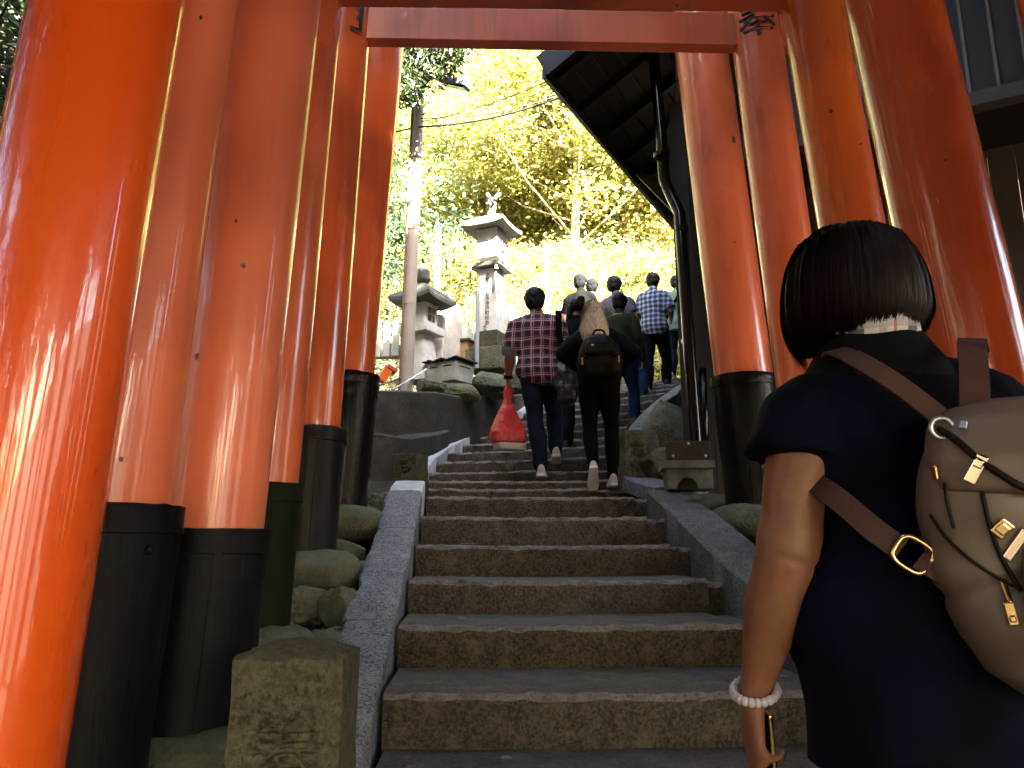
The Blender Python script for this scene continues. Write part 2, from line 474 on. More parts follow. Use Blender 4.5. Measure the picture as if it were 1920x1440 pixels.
# lower straight flight: left / right ends measured per step
dk = lambda k: (4.7 + k) * .6
left_x = lambda d: -.442 - .066 * (d - 2.82)
right_x = lambda d: 1.085 - .047 * (d - 2.82)
zz = {0:-.493,1:-.322,2:-.160,3:.017,4:.205,5:.378}
for k in range(-6, 6):
    d = dk(k); z = zz.get(k, -.493 + .174 * k) + CZ
    add_step((left_x(d) + .0, d - .02, z), (right_x(d) + .09, d + .06, z), .68, .24, k + 20, split=(1.0 if k in (0,) else .905 + .03 * rs.random()), mat=STEP if k % 2 else STEP2)
add_step((left_x(6.2)-.01, 6.26, CZ+.470), (right_x(6.2) + .10, 6.36, CZ+.480), .62, .16, 31, split=.80)
add_step((left_x(6.5)-.03, 6.54, CZ+.555), (right_x(6.5) + .12, 6.66, CZ+.575), .75, .16, 32)
# curved upper flight
NUP = 14
ys = [6.95 + i * (11.65 - 6.95) / (NUP - 1) for i in range(NUP)]
UP_EDGE = []
for i, y in enumerate(ys):
    head = R(6 + 24 * min(1, i / 5))
    c = Vector((stairx(y), y, stairz(y) + .02))
    rt = Vector((math.cos(head), -math.sin(head), 0))
    Lp, Rp = c - rt * .86, c + rt * .92
    UP_EDGE.append((Lp, Rp))
    Rp2 = Rp + Vector((0, 0, .03 if i < 4 else .01))
    add_step(Lp, Rp2, .62, .24, 40 + i, split=None if i % 3 else .62, mat=STEP if i % 2 else STEP2)
ld = MB()
e0, e1 = UP_EDGE[-1]
ld.add([(e0.x-.3, e0.y+.35, e0.z+.0), (e1.x+.5, e1.y+.1, e0.z+.0), (5.5, 16.0, CZ+2.85), (2.4, 17.0, CZ+2.85)], [(0,1,2,3)])
tag(obj('upper_path', ld, STEP2), 'grey path continuing beyond the top of the stairs', kind='structure')

# ------------------------------------------------------------------ granite kerbs along the stairs
def kerb_block(path, width, side, mat, seed, parent, drop=.34):
    """sloped slab following path [(inner edge point)], width outwards on `side` (-1 left, 1 right)"""
    mb = MB(); V = []; n = 0
    prof = [(0,-drop),(0,-.012),(.012,0),(width*.35,.003),(width*.7,.002),(width-.012,0),(width,-.014),(width,-drop)]
    N = len(path)
    pts = []
    for i in range(N - 1):
        a, b = Vector(path[i]), Vector(path[i+1])
        m = max(2, int((b - a).length / .06))
        pts += [a.lerp(b, k / m) for k in range(m)]
    pts.append(Vector(path[-1]))
    for i, p in enumerate(pts):
        t = (pts[min(i+1, len(pts)-1)] - pts[max(i-1, 0)]); t.z = 0; t.normalize()
        rt = Vector((t.y, -t.x, 0)) * side
        for k, (a, b) in enumerate(prof):
            j = fbm((p.y * 7, k * 2.1, seed), 1, 3)
            out = .022 * fbm((p.y * 5.0, seed * 2, 3.3), 1, 3) if a >= width * .7 else 0
            V.append(p + rt * (a + j * .006 + out) + Vector((0, 0, b + .004 * fbm((p.y * 12, k, seed + 5)))))
    n = len(prof)
    Fc = [(i*n+k, i*n+(k+1)%n, (i+1)*n+(k+1)%n, (i+1)*n+k) if side > 0 else (i*n+k, (i+1)*n+k, (i+1)*n+(k+1)%n, i*n+(k+1)%n) for i in range(len(pts)-1) for k in range(n)]
    Fc += [tuple(range(n)), tuple((len(pts)-1)*n+k for k in range(n-1, -1, -1))]
    mb.add(V, Fc)
    return obj('kerb_stone', mb, mat, parent, smooth=True, angle=45)
kl = empty('kerb_left', (0,0,0), label='sloping speckled granite kerb along the left edge of the lower stairs', kind='structure')
kz = [(1.95,-.725),(2.35,-.60),(3.02,-.42),(3.55,-.27),(4.62,.055),(5.2,.275),(5.5,.40),(5.95,.50)]
def kzf(d): return float(np.interp(d, [p[0] for p in kz], [p[1] for p in kz])) + CZ
def kerb_run(d0, d1, xf, zf, step=.15):
    n = max(2, int((d1 - d0) / step)); return [(xf(d0 + (d1-d0)*i/n), d0 + (d1-d0)*i/n, zf(d0 + (d1-d0)*i/n)) for i in range(n+1)]
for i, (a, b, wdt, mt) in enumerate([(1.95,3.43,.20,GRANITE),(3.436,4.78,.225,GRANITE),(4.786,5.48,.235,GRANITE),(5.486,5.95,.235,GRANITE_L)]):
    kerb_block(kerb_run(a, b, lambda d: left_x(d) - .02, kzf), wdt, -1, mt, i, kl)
kr = empty('kerb_right', (0,0,0), label='sloping grey granite kerb along the right edge of the lower stairs', kind='structure')
krz = lambda d: -.493 + .29 * (d - 2.82) + .045 + CZ
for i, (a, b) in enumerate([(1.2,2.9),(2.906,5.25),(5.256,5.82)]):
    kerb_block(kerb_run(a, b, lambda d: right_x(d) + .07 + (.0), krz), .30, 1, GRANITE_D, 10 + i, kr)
ku = empty('kerb_upper_left', (0,0,0), label='pale narrow granite kerb rising beside the curved upper stairs on the left', kind='structure')
up_pts = [Lp + Vector((-.0, 0, .05 + .0)) for Lp, _ in UP_EDGE]
up_pts = [Vector((left_x(6.9) - .05, 6.9, UP_EDGE[0][0].z + .02))] + up_pts[1:]
for i in range(0, 9, 2):
    seg = up_pts[i:i+3]
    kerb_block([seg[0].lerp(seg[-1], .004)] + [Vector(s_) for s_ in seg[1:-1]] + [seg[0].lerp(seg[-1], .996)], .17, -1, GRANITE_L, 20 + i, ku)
kur = empty('kerb_upper_right', (0,0,0), label='pale granite kerb on the right of the upper stairs beyond the mossy rock', kind='structure')
for i in range(0, 12, 2):
    seg = [e[1] + Vector((.02, 0, .0)) for e in UP_EDGE[i:i+3]]
    kerb_block([seg[0].lerp(seg[-1], .004)] + seg[1:-1] + [seg[0].lerp(seg[-1], .996)], .16, 1, GRANITE, 40 + i, kur)

# ------------------------------------------------------------------ torii gates
def text_mesh(body, size, ext, mat, align='CENTER'):
    c = bpy.data.curves.new('t', 'FONT'); c.body = body; c.size = size; c.extrude = ext; c.align_x = align; c.align_y = 'CENTER'; c.resolution_u = 3
    o = bpy.data.objects.new('t', c); COL.objects.link(o)
    dg = bpy.context.evaluated_depsgraph_get()
    me = bpy.data.meshes.new_from_object(o.evaluated_get(dg))
    bpy.data.objects.remove(o); bpy.data.curves.remove(c)
    me.materials.clear(); me.materials.append(mat)
    return me
def bold(me, k=1.12):
    return me

def pillar_axis(Y, top, base, r):
    """top/base: (edge pixel, v, side) -> centre x of the axis at that height.  side -1: pixel is the left outline, 1: the right one"""
    out = []
    for (u, v, side) in (top, base):
        p = at(u, v, Y)
        al = math.atan2(p.x, Y)
        out.append(Vector((p.x - side * r / math.cos(al), Y, p.z)))
    return out
def ring_shape(mb, a, b, r0, r1, n=40, extra=()):
    pass
def column_mb(a, b, r0, r1, n=40, seed=0, wob=.0028, nseg=14):
    """turned post from a (bottom) to b (top), very slightly uneven like a hewn log"""
    mb = MB(); V = []
    a, b = Vector(a), Vector(b)
    for i in range(nseg + 1):
        t = i / nseg; p = a.lerp(b, t); r = r0 + (r1 - r0) * t
        for k in range(n):
            an = 2 * math.pi * k / n
            rr = r + wob * fbm((math.cos(an) * .8 + seed, math.sin(an) * .8, t * 1.7), 1, 2)
            V.append(p + Vector((math.cos(an) * rr, math.sin(an) * rr, 0)))
    Fc = [(i*n+k, i*n+(k+1)%n, (i+1)*n+(k+1)%n, (i+1)*n+k) for i in range(nseg) for k in range(n)]
    Fc += [tuple(range(n-1, -1, -1)), tuple(nseg*n+k for k in range(n))]
    return mb.add(V, Fc)

STONES = []
def torii(idx, label, Yl, Yr, Lspec, Rspec, nuki, zt, beam_mat, plate=None, nukih=.22, nukit=.09):
    """Lspec/Rspec: dict(top, base, r, rs, vs (sleeve top pixel), zb (sleeve bottom), mat, smat, bands, bolts)"""
    T = empty('torii_gate', ((0), (Yl + Yr) / 2, stairz((Yl+Yr)/2)), label=label, cat='torii gate', group='vermilion torii gates over the stairs')
    inv = Matrix.Translation(-T.location)
    axes = []
    for side, Y, S in ((-1, Yl, Lspec), (1, Yr, Rspec)):
        tp, bs = pillar_axis(Y, S['top'], S['base'], S['r'])
        dr = (tp - bs) / (tp.z - bs.z)
        P = lambda z, bs=bs, dr=dr: bs + dr * (z - bs.z)
        axes.append(P)
        zst = S['zs']; zb = S['zb']
        ztop = nuki + zt
        mb = column_mb(P(zst - .05), P(ztop), S['r'], S['r'] * S.get('taper', .97), seed=idx * 3 + side)
        p = obj('pillar', mb.xform(inv), S['mat'], T, smooth=True, angle=40)
        # sleeve (nemaki): body, lip and a thin raised band
        rs_ = S['rs']
        mb = column_mb(P(zb), P(zst - .075), rs_ - .006, rs_ - .006, seed=idx + side * 2, wob=.006)
        sl = obj('base_sleeve', mb.xform(inv), S['smat'], T, smooth=True, angle=40)
        sl['label'] = S.get('slabel', 'black sleeve round the foot of a vermilion pillar')
        mb = column_mb(P(zst - .073), P(zst), rs_ + .004, rs_ + .001, seed=idx, wob=.006, nseg=4)
        n_ = 40
        for q_ in range(len(mb.v) - n_, len(mb.v)): v_ = mb.v[q_]; mb.v[q_] = (v_[0], v_[1], v_[2] + .006 * fbm((q_ * .35, idx, side), 1, 3))
        obj('sleeve_lip', mb.xform(inv), S['smat'], sl, smooth=True, angle=40)
        if S.get('band'):
            mb = column_mb(P(zst - .15), P(zst - .082), rs_ + .0, rs_ + .0, seed=idx, wob=.002, nseg=2)
            obj('sleeve_band', mb.xform(inv), S['smat'], sl, smooth=True, angle=40)
        q_ = P((zst + zb) / 2) + Vector((math.cos(R(-60 if side < 0 else -120)), math.sin(R(-60 if side < 0 else -120)), 0)) * (rs_ - .004)
        obj('sleeve_seam', MB().bar(q_ - dr * (zst - zb) * .46, q_ + dr * (zst - zb) * .40, .022, .007, (math.cos(R(-60 if side < 0 else -120)), math.sin(R(-60 if side < 0 else -120)), 0)).xform(inv), S['smat'], sl)
        for an in S.get('bolts', ()):
            q = P(zst - .115) + Vector((math.cos(R(an)), math.sin(R(an)), 0)) * rs_
            mb = MB().ell(q, (.013,.013,.013), 10, 8)
            obj('bolt', mb.xform(inv), METAL if 0 else S['smat'], sl, smooth=True)
        STONES.append((P(zb), rs_, side, idx))
    Pl, Pr = axes
    zc = nuki + nukih / 2
    a, b = Pl(zc), Pr(zc)
    d = (b - a).normalized()
    mb = MB().bar(a - d * .42, b + d * .42, nukit, nukih)
    bevel(obj('tie_beam', mb.xform(inv), beam_mat, T), .004)
    zl = nuki + zt
    a, b = Pl(zl), Pr(zl)
    mb = MB().bar(a - d * .36 + Vector((0,0,.065)), b + d * .36 + Vector((0,0,.065)), .20, .13)
    bevel(obj('lintel', mb.xform(inv), beam_mat, T), .005)
    mb = MB(); n = 14; W_ = (b - a).length + 1.0
    V = []
    for i in range(n + 1):
        t = i / n * 2 - 1
        c = (a + b) / 2 + d * (t * W_ / 2) + Vector((0, 0, .135 + .10 * abs(t) ** 2.5))
        for (dy, dz) in ((-.13,0),(.13,0),(.15,.11),(0,.15),(-.15,.11)): V.append(c + Vector((0, dy, dz)))
    Fc = [(i*5+k, (i+1)*5+k, (i+1)*5+(k+1)%5, i*5+(k+1)%5) for i in range(n) for k in range(5)] + [(0,1,2,3,4), tuple(n*5+k for k in (4,3,2,1,0))]
    mb.add(V, Fc)
    obj('cap_beam', mb.xform(inv), BLACKCAP, T)
    m_ = (Pl(zc) + Pr(zc)) / 2
    mb = MB().box((m_.x, m_.y, (nuki + nukih + zl) / 2), (.14, .08, zl - nuki - nukih))
    obj('strut', mb.xform(inv), beam_mat, T)
    return T, Pl, Pr

zpx = lambda v, Y: at(960, v, Y).z
g_z = lambda y: stairz(y)
T6, L6, R6 = torii(6, 'farthest vermilion torii gate, in front of the dark concrete wall', 5.10, 5.25,
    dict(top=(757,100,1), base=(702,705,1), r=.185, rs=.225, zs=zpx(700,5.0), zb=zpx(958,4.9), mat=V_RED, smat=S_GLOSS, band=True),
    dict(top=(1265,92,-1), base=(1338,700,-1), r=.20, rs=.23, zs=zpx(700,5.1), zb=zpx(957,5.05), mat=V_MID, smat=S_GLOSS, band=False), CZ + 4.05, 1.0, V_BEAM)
T5, L5, R5 = torii(5, 'second farthest vermilion torii gate, its whole tie beam crossing the view', 4.15, 4.22,
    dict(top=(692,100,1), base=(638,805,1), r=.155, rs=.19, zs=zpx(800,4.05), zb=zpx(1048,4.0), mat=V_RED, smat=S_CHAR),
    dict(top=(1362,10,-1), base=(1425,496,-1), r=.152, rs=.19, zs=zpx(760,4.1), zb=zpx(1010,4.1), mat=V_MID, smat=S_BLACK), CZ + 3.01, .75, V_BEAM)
T4, L4, R4 = torii(4, 'fourth vermilion torii gate from the lower end, left pillar in a mossy green sleeve', 3.18, 3.22,
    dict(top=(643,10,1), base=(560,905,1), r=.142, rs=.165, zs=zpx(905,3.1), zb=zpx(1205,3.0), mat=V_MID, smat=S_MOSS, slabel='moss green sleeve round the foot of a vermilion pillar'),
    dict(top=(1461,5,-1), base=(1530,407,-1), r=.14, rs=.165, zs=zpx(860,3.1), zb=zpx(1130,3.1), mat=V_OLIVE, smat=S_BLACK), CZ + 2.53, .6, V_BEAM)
T3, L3, R3 = torii(3, 'third vermilion torii gate from the lower end, faded pinkish left pillar', 2.52, 2.52,
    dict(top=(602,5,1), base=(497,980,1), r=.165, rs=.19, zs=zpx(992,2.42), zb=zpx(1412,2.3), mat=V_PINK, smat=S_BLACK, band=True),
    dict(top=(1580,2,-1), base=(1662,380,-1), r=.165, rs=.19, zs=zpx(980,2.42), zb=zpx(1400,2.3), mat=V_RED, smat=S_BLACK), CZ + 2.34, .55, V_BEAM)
T2, L2, R2 = torii(2, 'second vermilion torii gate from the lower end, left sleeve with a bolted band', 2.08, 2.08,
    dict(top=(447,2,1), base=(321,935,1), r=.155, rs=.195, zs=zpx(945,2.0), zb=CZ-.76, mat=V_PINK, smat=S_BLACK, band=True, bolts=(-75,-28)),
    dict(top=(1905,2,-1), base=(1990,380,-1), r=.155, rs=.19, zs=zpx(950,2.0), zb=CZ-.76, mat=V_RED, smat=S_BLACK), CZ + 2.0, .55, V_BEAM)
T1, L1, R1 = torii(1, 'nearest vermilion torii gate, fresh glossy orange left pillar filling the photo edge', 1.66, 1.66,
    dict(top=(350,4,1), base=(128,1420,1), r=.17, rs=.20, zs=CZ-.52, zb=CZ-.92, mat=V_NEW, smat=S_BLACK),
    dict(top=(2075,4,-1), base=(2290,1420,-1), r=.165, rs=.20, zs=CZ-.52, zb=CZ-.92, mat=V_NEW, smat=S_BLACK), CZ + 1.9, .5, V_BEAM)

def letter(body, size, P, z, r, T, ang=-90, parent=None, up=0):
    """a raised character wrapped on the front of a round pillar"""
    me = text_mesh(body, size, .002, CHARGREEN)
    c = P(z)
    for v in me.vertices:
        th = R(ang) + v.co.x / r
        rr = r + .002 + v.co.z
        q = P(z + v.co.y)
        v.co = Vector((q.x + math.cos(th) * rr, q.y + math.sin(th) * rr, z + v.co.y)) - T.location
    o = link('carved_character', me, T)
    return o
letter('奉', .25, R5, CZ + 3.10, .152, T5, -105)
letter('月', .27, L5, CZ + 3.10, .155, T5, -68)
letter('奉', .33, R6, CZ + 4.28, .197, T6, -105)

CHIP_D = plain('bare_wood_chip', (.06,.05,.04), .8, 0, .3, 40, 0); CHIP_G = plain('grey_filler_chip', (.20,.19,.17), .8, 0, .2, 40, 0)
def chip(T, P, r, Y, u, v, sz, mat, seed, asp=1.0):
    q = at(u, v, Y); c = P(q.z); th0 = None
    o_ = Vector((0, 0, CZ)); d_ = (q - o_).normalized()
    for k in range(400):
        p_ = o_ + d_ * (.8 + k * .015); c = P(p_.z)
        if math.hypot(p_.x - c.x, p_.y - c.y) < r + .004: break
    th0 = math.atan2(p_.y - c.y, p_.x - c.x); rg = random.Random(seed); V = []
    for lay, k_ in ((.004, .85), (.0, 1.0)):
        for k in range(9):
            a = 2*math.pi*k/9; rr = sz * k_ * (.7 + .5 * rg.random()); z = p_.z + math.sin(a) * rr * asp; cc = P(z); th = th0 + math.cos(a) * rr / r
            V.append(Vector((cc.x + math.cos(th) * (r + .001 + lay), cc.y + math.sin(th) * (r + .001 + lay), z)) - T.location)
    obj('paint_chip', MB().add(V, [tuple(range(9))] + [(i, 9+i, 9+(i+1)%9, (i+1)%9) for i in range(9)]), mat, [c_ for c_ in T.children if c_.name.startswith('pillar')][0 if P in (L1, L2, L3, L4, L5, L6) else 1])
for i, a_ in enumerate(((T3, L3, .165, 2.5, 456, 497, .008, CHIP_G, 1.0), (T3, L3, .165, 2.5, 443, 415, .004, CHIP_D, 1.6), (T3, L3, .165, 2.5, 369, 667, .006, CHIP_G, 2.0), (T2, L2, .155, 2.08, 226, 862, .005, CHIP_G, 1.3),
        (T4, R4, .139, 3.2, 1558, 209, .010, CHIP_D, 1.0), (T4, R4, .139, 3.2, 1612, 271, .006, CHIP_D, .8), (T6, R6, .20, 5.2, 1376, 262, .014, CHIP_D, 2.4), (T6, R6, .2, 5.2, 1377, 455, .008, CHIP_D, .7), (T2, L2, .155, 2.08, 376, 34, .004, CHIP_D, 2.0), (T3, R3, .165, 2.5, 1772, 301, .005, CHIP_D, 1.0))):
    chip(*a_[:8], seed=i, asp=a_[8])

# foundation stones under the pillars and the packed stones beside them
for (p, r, side, idx) in STONES:
    if idx in (1,) and side == 1: continue
    mb = MB().rock((0,0,0), (r * 1.42, r * 1.35, .13), seed=idx * 2 + side, amp=.12, sc_=.9)
    o = obj('foundation_stone', mb, MOSSY, smooth=True, loc=(p.x + (.06 if side < 0 else -.03), p.y - .02, p.z - .075))
    nm = {1:'nearest',2:'second',3:'third',4:'fourth',5:'fifth',6:'farthest'}[idx]
    tag(o, f'rounded mossy foundation stone under the {"left" if side < 0 else "right"} pillar of the {nm} gate', 'stone', 'foundation stones of the gate pillars')

# ------------------------------------------------------------------ stones packed beside the kerbs
rk = random.Random(11)
PK = [('grey', -1.02, 4.55, .19,.16,.12), ('brown', -.86, 4.25, .13,.15,.10), ('dark', -.80, 3.75, .12,.17,.11), ('wet', -.98, 3.85, .15,.14,.10),
      ('flat', -.78, 3.30, .11,.16,.10), ('mossy', -.92, 2.75, .15,.20,.14), ('broken', -1.02, 5.45, .17,.14,.10), ('pale', -.93, 5.75, .16,.10,.10)]
for i, (nm, x, y, a, b, c) in enumerate(PK):
    mb = MB().rock((0,0,0), (a, b, c), seed=i + 30, amp=.4, sc_=1.5)
    o = obj('packed_stone', mb, ROCK if i % 2 else MOSSY, smooth=True, angle=28, loc=(x, y, stairz(y) - .07))
    tag(o, f'{nm} rough stone packed outside the left kerb, number {["one","two","three","four","five","six","seven","eight"][i]} from the fifth gate' if 0 else
        ['grey rough stone wedged between farthest and fifth left pillars', 'brown rough stone touching the left kerb by the fifth gate', 'dark rough stone against the left kerb between fourth and fifth gates', 'wet rough stone below the fifth left pillar',
         'flat rough stone at the left kerb beside the green sleeve', 'mossy rough stone at the left kerb in front of the green sleeve', 'broken rough stone behind the farthest left sleeve', 'pale rough stone at the foot of the short square post'][i], 'stone', 'rough stones packed beside the kerb')
PR = [(1.55, 4.35, .20,.22,.13), (1.50, 3.7, .19,.24,.14), (1.45, 3.0, .17,.25,.14), (1.72, 4.75, .16,.16,.12)]
for i, (x, y, a, b, c) in enumerate(PR):
    mb = MB().rock((0,0,0), (a, b, c), seed=i + 50, amp=.35, sc_=1.4)
    tag(obj('packed_stone', mb, MOSSY, smooth=True, angle=60, loc=(x, y, stairz(y) - .08)),
        ['mossy stone right of the kerb below the fifth right pillar', 'mossy stone right of the kerb behind the walking arm', 'mossy stone right of the kerb near the woman with the backpack', 'mossy stone tucked behind the fifth right pillar'][i], 'stone', 'rough stones packed beside the kerb')
# fallen leaves and crumbs along the kerb edges
mb = MB(); rl = random.Random(5)
for i in range(3000):
    y = rl.uniform(1.9, 6.6)
    if rl.random() < .72: x = left_x(y) - .24 - abs(rl.gauss(0, .22)); z = ground_h(x, y) + .012
    else: x = right_x(y) + .42 + abs(rl.gauss(0, .2)); z = ground_h(x, y) + .012
    s_ = rl.uniform(.012, .032); a = rl.uniform(0, 6.28)
    M = Matrix.Rotation(a, 3, 'Z') @ Matrix.Rotation(rl.gauss(0, .5), 3, 'X')
    mb.add([M @ Vector(q) * s_ + Vector((x, y, z)) for q in ((-1,0,0),(0,-.5,.1),(1,0,.05),(0,.5,.12))], [(0,1,2,3)])
for i in range(150):
    k = rl.randrange(-1, 6); d = dk(k); z = zz.get(k, -.493 + .174 * k) + CZ + .006
    e_ = abs(rl.gauss(0, .25)); x = left_x(d) + .03 + e_ if rl.random() < .5 else right_x(d) - e_
    y = d + rl.uniform(.12, .52); s_ = rl.uniform(.010, .026); M = Matrix.Rotation(rl.uniform(0, 6.28), 3, 'Z') @ Matrix.Rotation(rl.gauss(0, .3), 3, 'X')
    mb.add([M @ Vector(q) * s_ + Vector((x, y, z)) for q in ((-1,0,0),(0,-.5,.1),(1,0,.05),(0,.5,.12))], [(0,1,2,3)])
tag(obj('fallen_leaves', mb, leaf_mat('dead_leaves', [(0,(.09,.05,.02)),(.5,(.16,.10,.04)),(1,(.06,.05,.025))], .1)), 'brown fallen leaves and crumbs along the kerbs', kind='stuff')

# ------------------------------------------------------------------ inscribed square posts
def engraved(parent, body, size, loc, rot, M=INK, depth=.004, sx=1.0):
    me = text_mesh(body, size, depth, M)
    o = link('carved_character', me, parent)
    o.location = loc; o.rotation_euler = rot; o.scale = (sx, 1, 1)
    return o
def carve(o, body, size, loc, depth=.012):
    me = text_mesh(body, size, depth, INK)
    import bmesh
    bm = bmesh.new(); bm.from_mesh(me); bmesh.ops.remove_doubles(bm, verts=bm.verts, dist=1e-5); bmesh.ops.recalc_face_normals(bm, faces=bm.faces); bm.to_mesh(me); bm.free()
    me.transform(Matrix.Translation(Vector(loc)) @ Matrix.Rotation(R(90), 4, 'X'))
    me.materials.clear(); me.materials.append(o.data.materials[0])
    cu = bpy.data.objects.new('cutter', me); COL.objects.link(cu)
    cu.parent = o.parent; 
    m = o.modifiers.new('cut', 'BOOLEAN'); m.object = cu; m.operation = 'DIFFERENCE'; m.solver = 'EXACT'
    bpy.context.view_layer.update()
    out = bpy.data.meshes.new_from_object(o.evaluated_get(bpy.context.evaluated_depsgraph_get()))
    n0 = len(o.data.vertices); o.modifiers.clear(); bpy.data.objects.remove(cu)
    ok = len(out.vertices) > n0 + 20
    if ok: o.data = out
    return ok
def square_post(name, label, loc, rz, wd, dp, h, peak, mat, chars, size, group, cz=None):
    t = empty(name, loc, rz, label=label, cat='stone post', group=group)
    mb = MB(); N = 7
    V = []; lv = [i / 8 for i in range(9)]
    for l in lv:
        for k in range(4 * N):
            sd_, f = divmod(k, N); f = f / N * 2 - 1
            x, y = [(f, -1), (1, f), (-f, 1), (-1, -f)][sd_]
            tp = 1.03 - .03 * l
            j = .006 * fbm((x * 2 + loc[0] * 5, y * 2, l * 3), 1, 3)
            V.append((x * wd / 2 * tp + j, y * dp / 2 * tp + j, l * h + (.012 * fbm((x * 2, y * 2, loc[1])) if l == 1 else 0)))
    n = 4 * N
    Fc = [(i*n+k, i*n+(k+1)%n, (i+1)*n+(k+1)%n, (i+1)*n+k) for i in range(8) for k in range(n)]
    V += [(V[8*n+k][0] * .45, V[8*n+k][1] * .45, h + peak * .7) for k in range(n)] + [(0, 0, h + peak)]
    Fc += [(8*n+k, 8*n+(k+1)%n, 9*n+(k+1)%n, 9*n+k) for k in range(n)] + [(9*n+k, 9*n+(k+1)%n, 10*n) for k in range(n)]
    mb.add(V, Fc)
    sh_ = obj('shaft', mb, mat, t, smooth=True, angle=35)
    for i, ch in enumerate(chars):
        zc_ = (cz if cz is not None else h * .55) - i * size * 1.05
        if carve(sh_, ch, size, (.005, -dp / 2 * 1.012 + .004, zc_)): continue
        print('carve failed', ch)
        engraved(t, ch, size, (0.005, -dp/2 * 1.012 - .003, (cz if cz is not None else h * .55) - i * size * 1.05), (R(90), 0, 0))
    return t
p = at(536, 1236, 1.80)
square_post('stone_post', 'squat square stone post with carved character in front of the bolted black sleeve', (p.x, 1.80 + .12, p.z - .75), R(2), .245, .24, .75, .035, POSTSTONE, '奉', .155, 'inscribed stone posts', cz=.535)
p = at(770, 850, 6.1)
square_post('stone_post', 'small square stone post at the top of the left kerb', (p.x - .01, 6.22, p.z - .42), R(-24), .20, .20, .42, .012, POSTSTONE, 'ち', .12, 'inscribed stone posts', cz=.30)
p = at(1186, 808, 6.55)
square_post('stone_post', 'rounded mossy stone post between the stairs and the yellow green boulder', (p.x, 6.62, p.z - .55), R(14), .20, .19, .55, .012, ROCK, '右', .14, 'inscribed stone posts', cz=.37)

# ------------------------------------------------------------------ dark concrete retaining wall, left of the upper stairs
cw = empty('retaining_wall', (0,0,0), label='dark stained concrete retaining wall with a ledge left of the upper stairs', cat='wall')
def wall_run(name, pts, zt, zb, th, parent, mat):
    mb = MB(); V = []; n = 6
    P = [Vector((x, y, 0)) for x, y in pts]
    Q = []
    for i in range(len(P) - 1):
        m = max(2, int((P[i+1] - P[i]).length / .15)); Q += [(P[i].lerp(P[i+1], k / m), (i + k / m)) for k in range(m)]
    Q.append((P[-1], len(P) - 1.0))
    for i, (p_, t) in enumerate(Q):
        d = (Q[min(i+1, len(Q)-1)][0] - Q[max(i-1, 0)][0]).normalized(); nrm = Vector((-d.y, d.x, 0))
        top = float(np.interp(t, range(len(zt)), zt)); bot = float(np.interp(t, range(len(zb)), zb))
        j = .008 * fbm((t * 4, 1, 2))
        for (o, z) in ((0, bot), (0, bot + (top-bot) * .5), (0, top - .02), (.02, top), (th, top), (th, bot)):
            V.append(p_ + nrm * (o + j) + Vector((0, 0, z + .006 * fbm((t * 3, z * 2, 7)))))
    Fc = [(i*n+k, (i+1)*n+k, (i+1)*n+(k+1)%n, i*n+(k+1)%n) for i in range(len(Q)-1) for k in range(n)]
    Fc += [tuple(range(n)), tuple((len(Q)-1)*n+k for k in range(n-1, -1, -1))]
    mb.add(V, Fc)
    return obj(name, mb, mat, parent, smooth=True, angle=35)
a0, a1, a2, a3 = at(600, 727, 7.75), at(725, 731, 7.75), at(818, 734, 7.85), at(862, 742, 8.3)
a4, a5 = at(935, 741, 9.2), at(985, 738, 10.2)
WTOP = [a0.z, a1.z, a2.z, a3.z, a4.z, a5.z]
wall_run('upper_wall', [(a0.x, a0.y), (a1.x, a1.y), (a2.x, a2.y), (a3.x, a3.y), (a4.x, a4.y), (a5.x, a5.y)], WTOP, [CZ+.4]*3 + [CZ+.5, CZ+.9, CZ+1.3], .22, cw, CONC)
b0, b1, b2, b3, b4 = at(560, 800, 7.3), at(715, 812, 7.25), at(770, 820, 7.3), at(812, 814, 7.55), at(842, 806, 8.0)
wall_run('ledge', [(b0.x, b0.y), (b1.x, b1.y), (b2.x, b2.y), (b3.x, b3.y), (b4.x, b4.y)], [q.z for q in (b0, b1, b2, b3, b4)], [CZ+.3]*5, .48, cw, CONC)

# ------------------------------------------------------------------ terrace: boulders, box, lanterns, pale stones
def place_rock(label, u, v, Y, r, seed, mat=ROCK, name='boulder', amp=.32, group=None, sc_=1.5):
    q = at(u, v, Y)
    return tag(obj(name, MB().rock((0,0,0), r, seed=seed, amp=amp, sc_=sc_), mat, smooth=True, angle=28, loc=q), label, 'rock', group)
place_rock('short broken boulder on the wall top beneath the grey box, left end of the row', 806, 728, 8.15, (.19,.15,.12), 3, ROCK, group='boulders along the terrace edge')
place_rock('long cracked boulder on the wall top below the tall lantern', 858, 738, 8.45, (.30,.16,.13), 4, ROCK, group='boulders along the terrace edge')
place_rock('tall lichen boulder on the wall top behind the red plastic bag', 918, 722, 8.95, (.30,.2,.17), 9, ROCK, group='boulders along the terrace edge')
place_rock('dark boulder on the wall top behind the plaid shirt man', 968, 716, 9.5, (.26,.2,.18), 12, ROCK, group='boulders along the terrace edge')
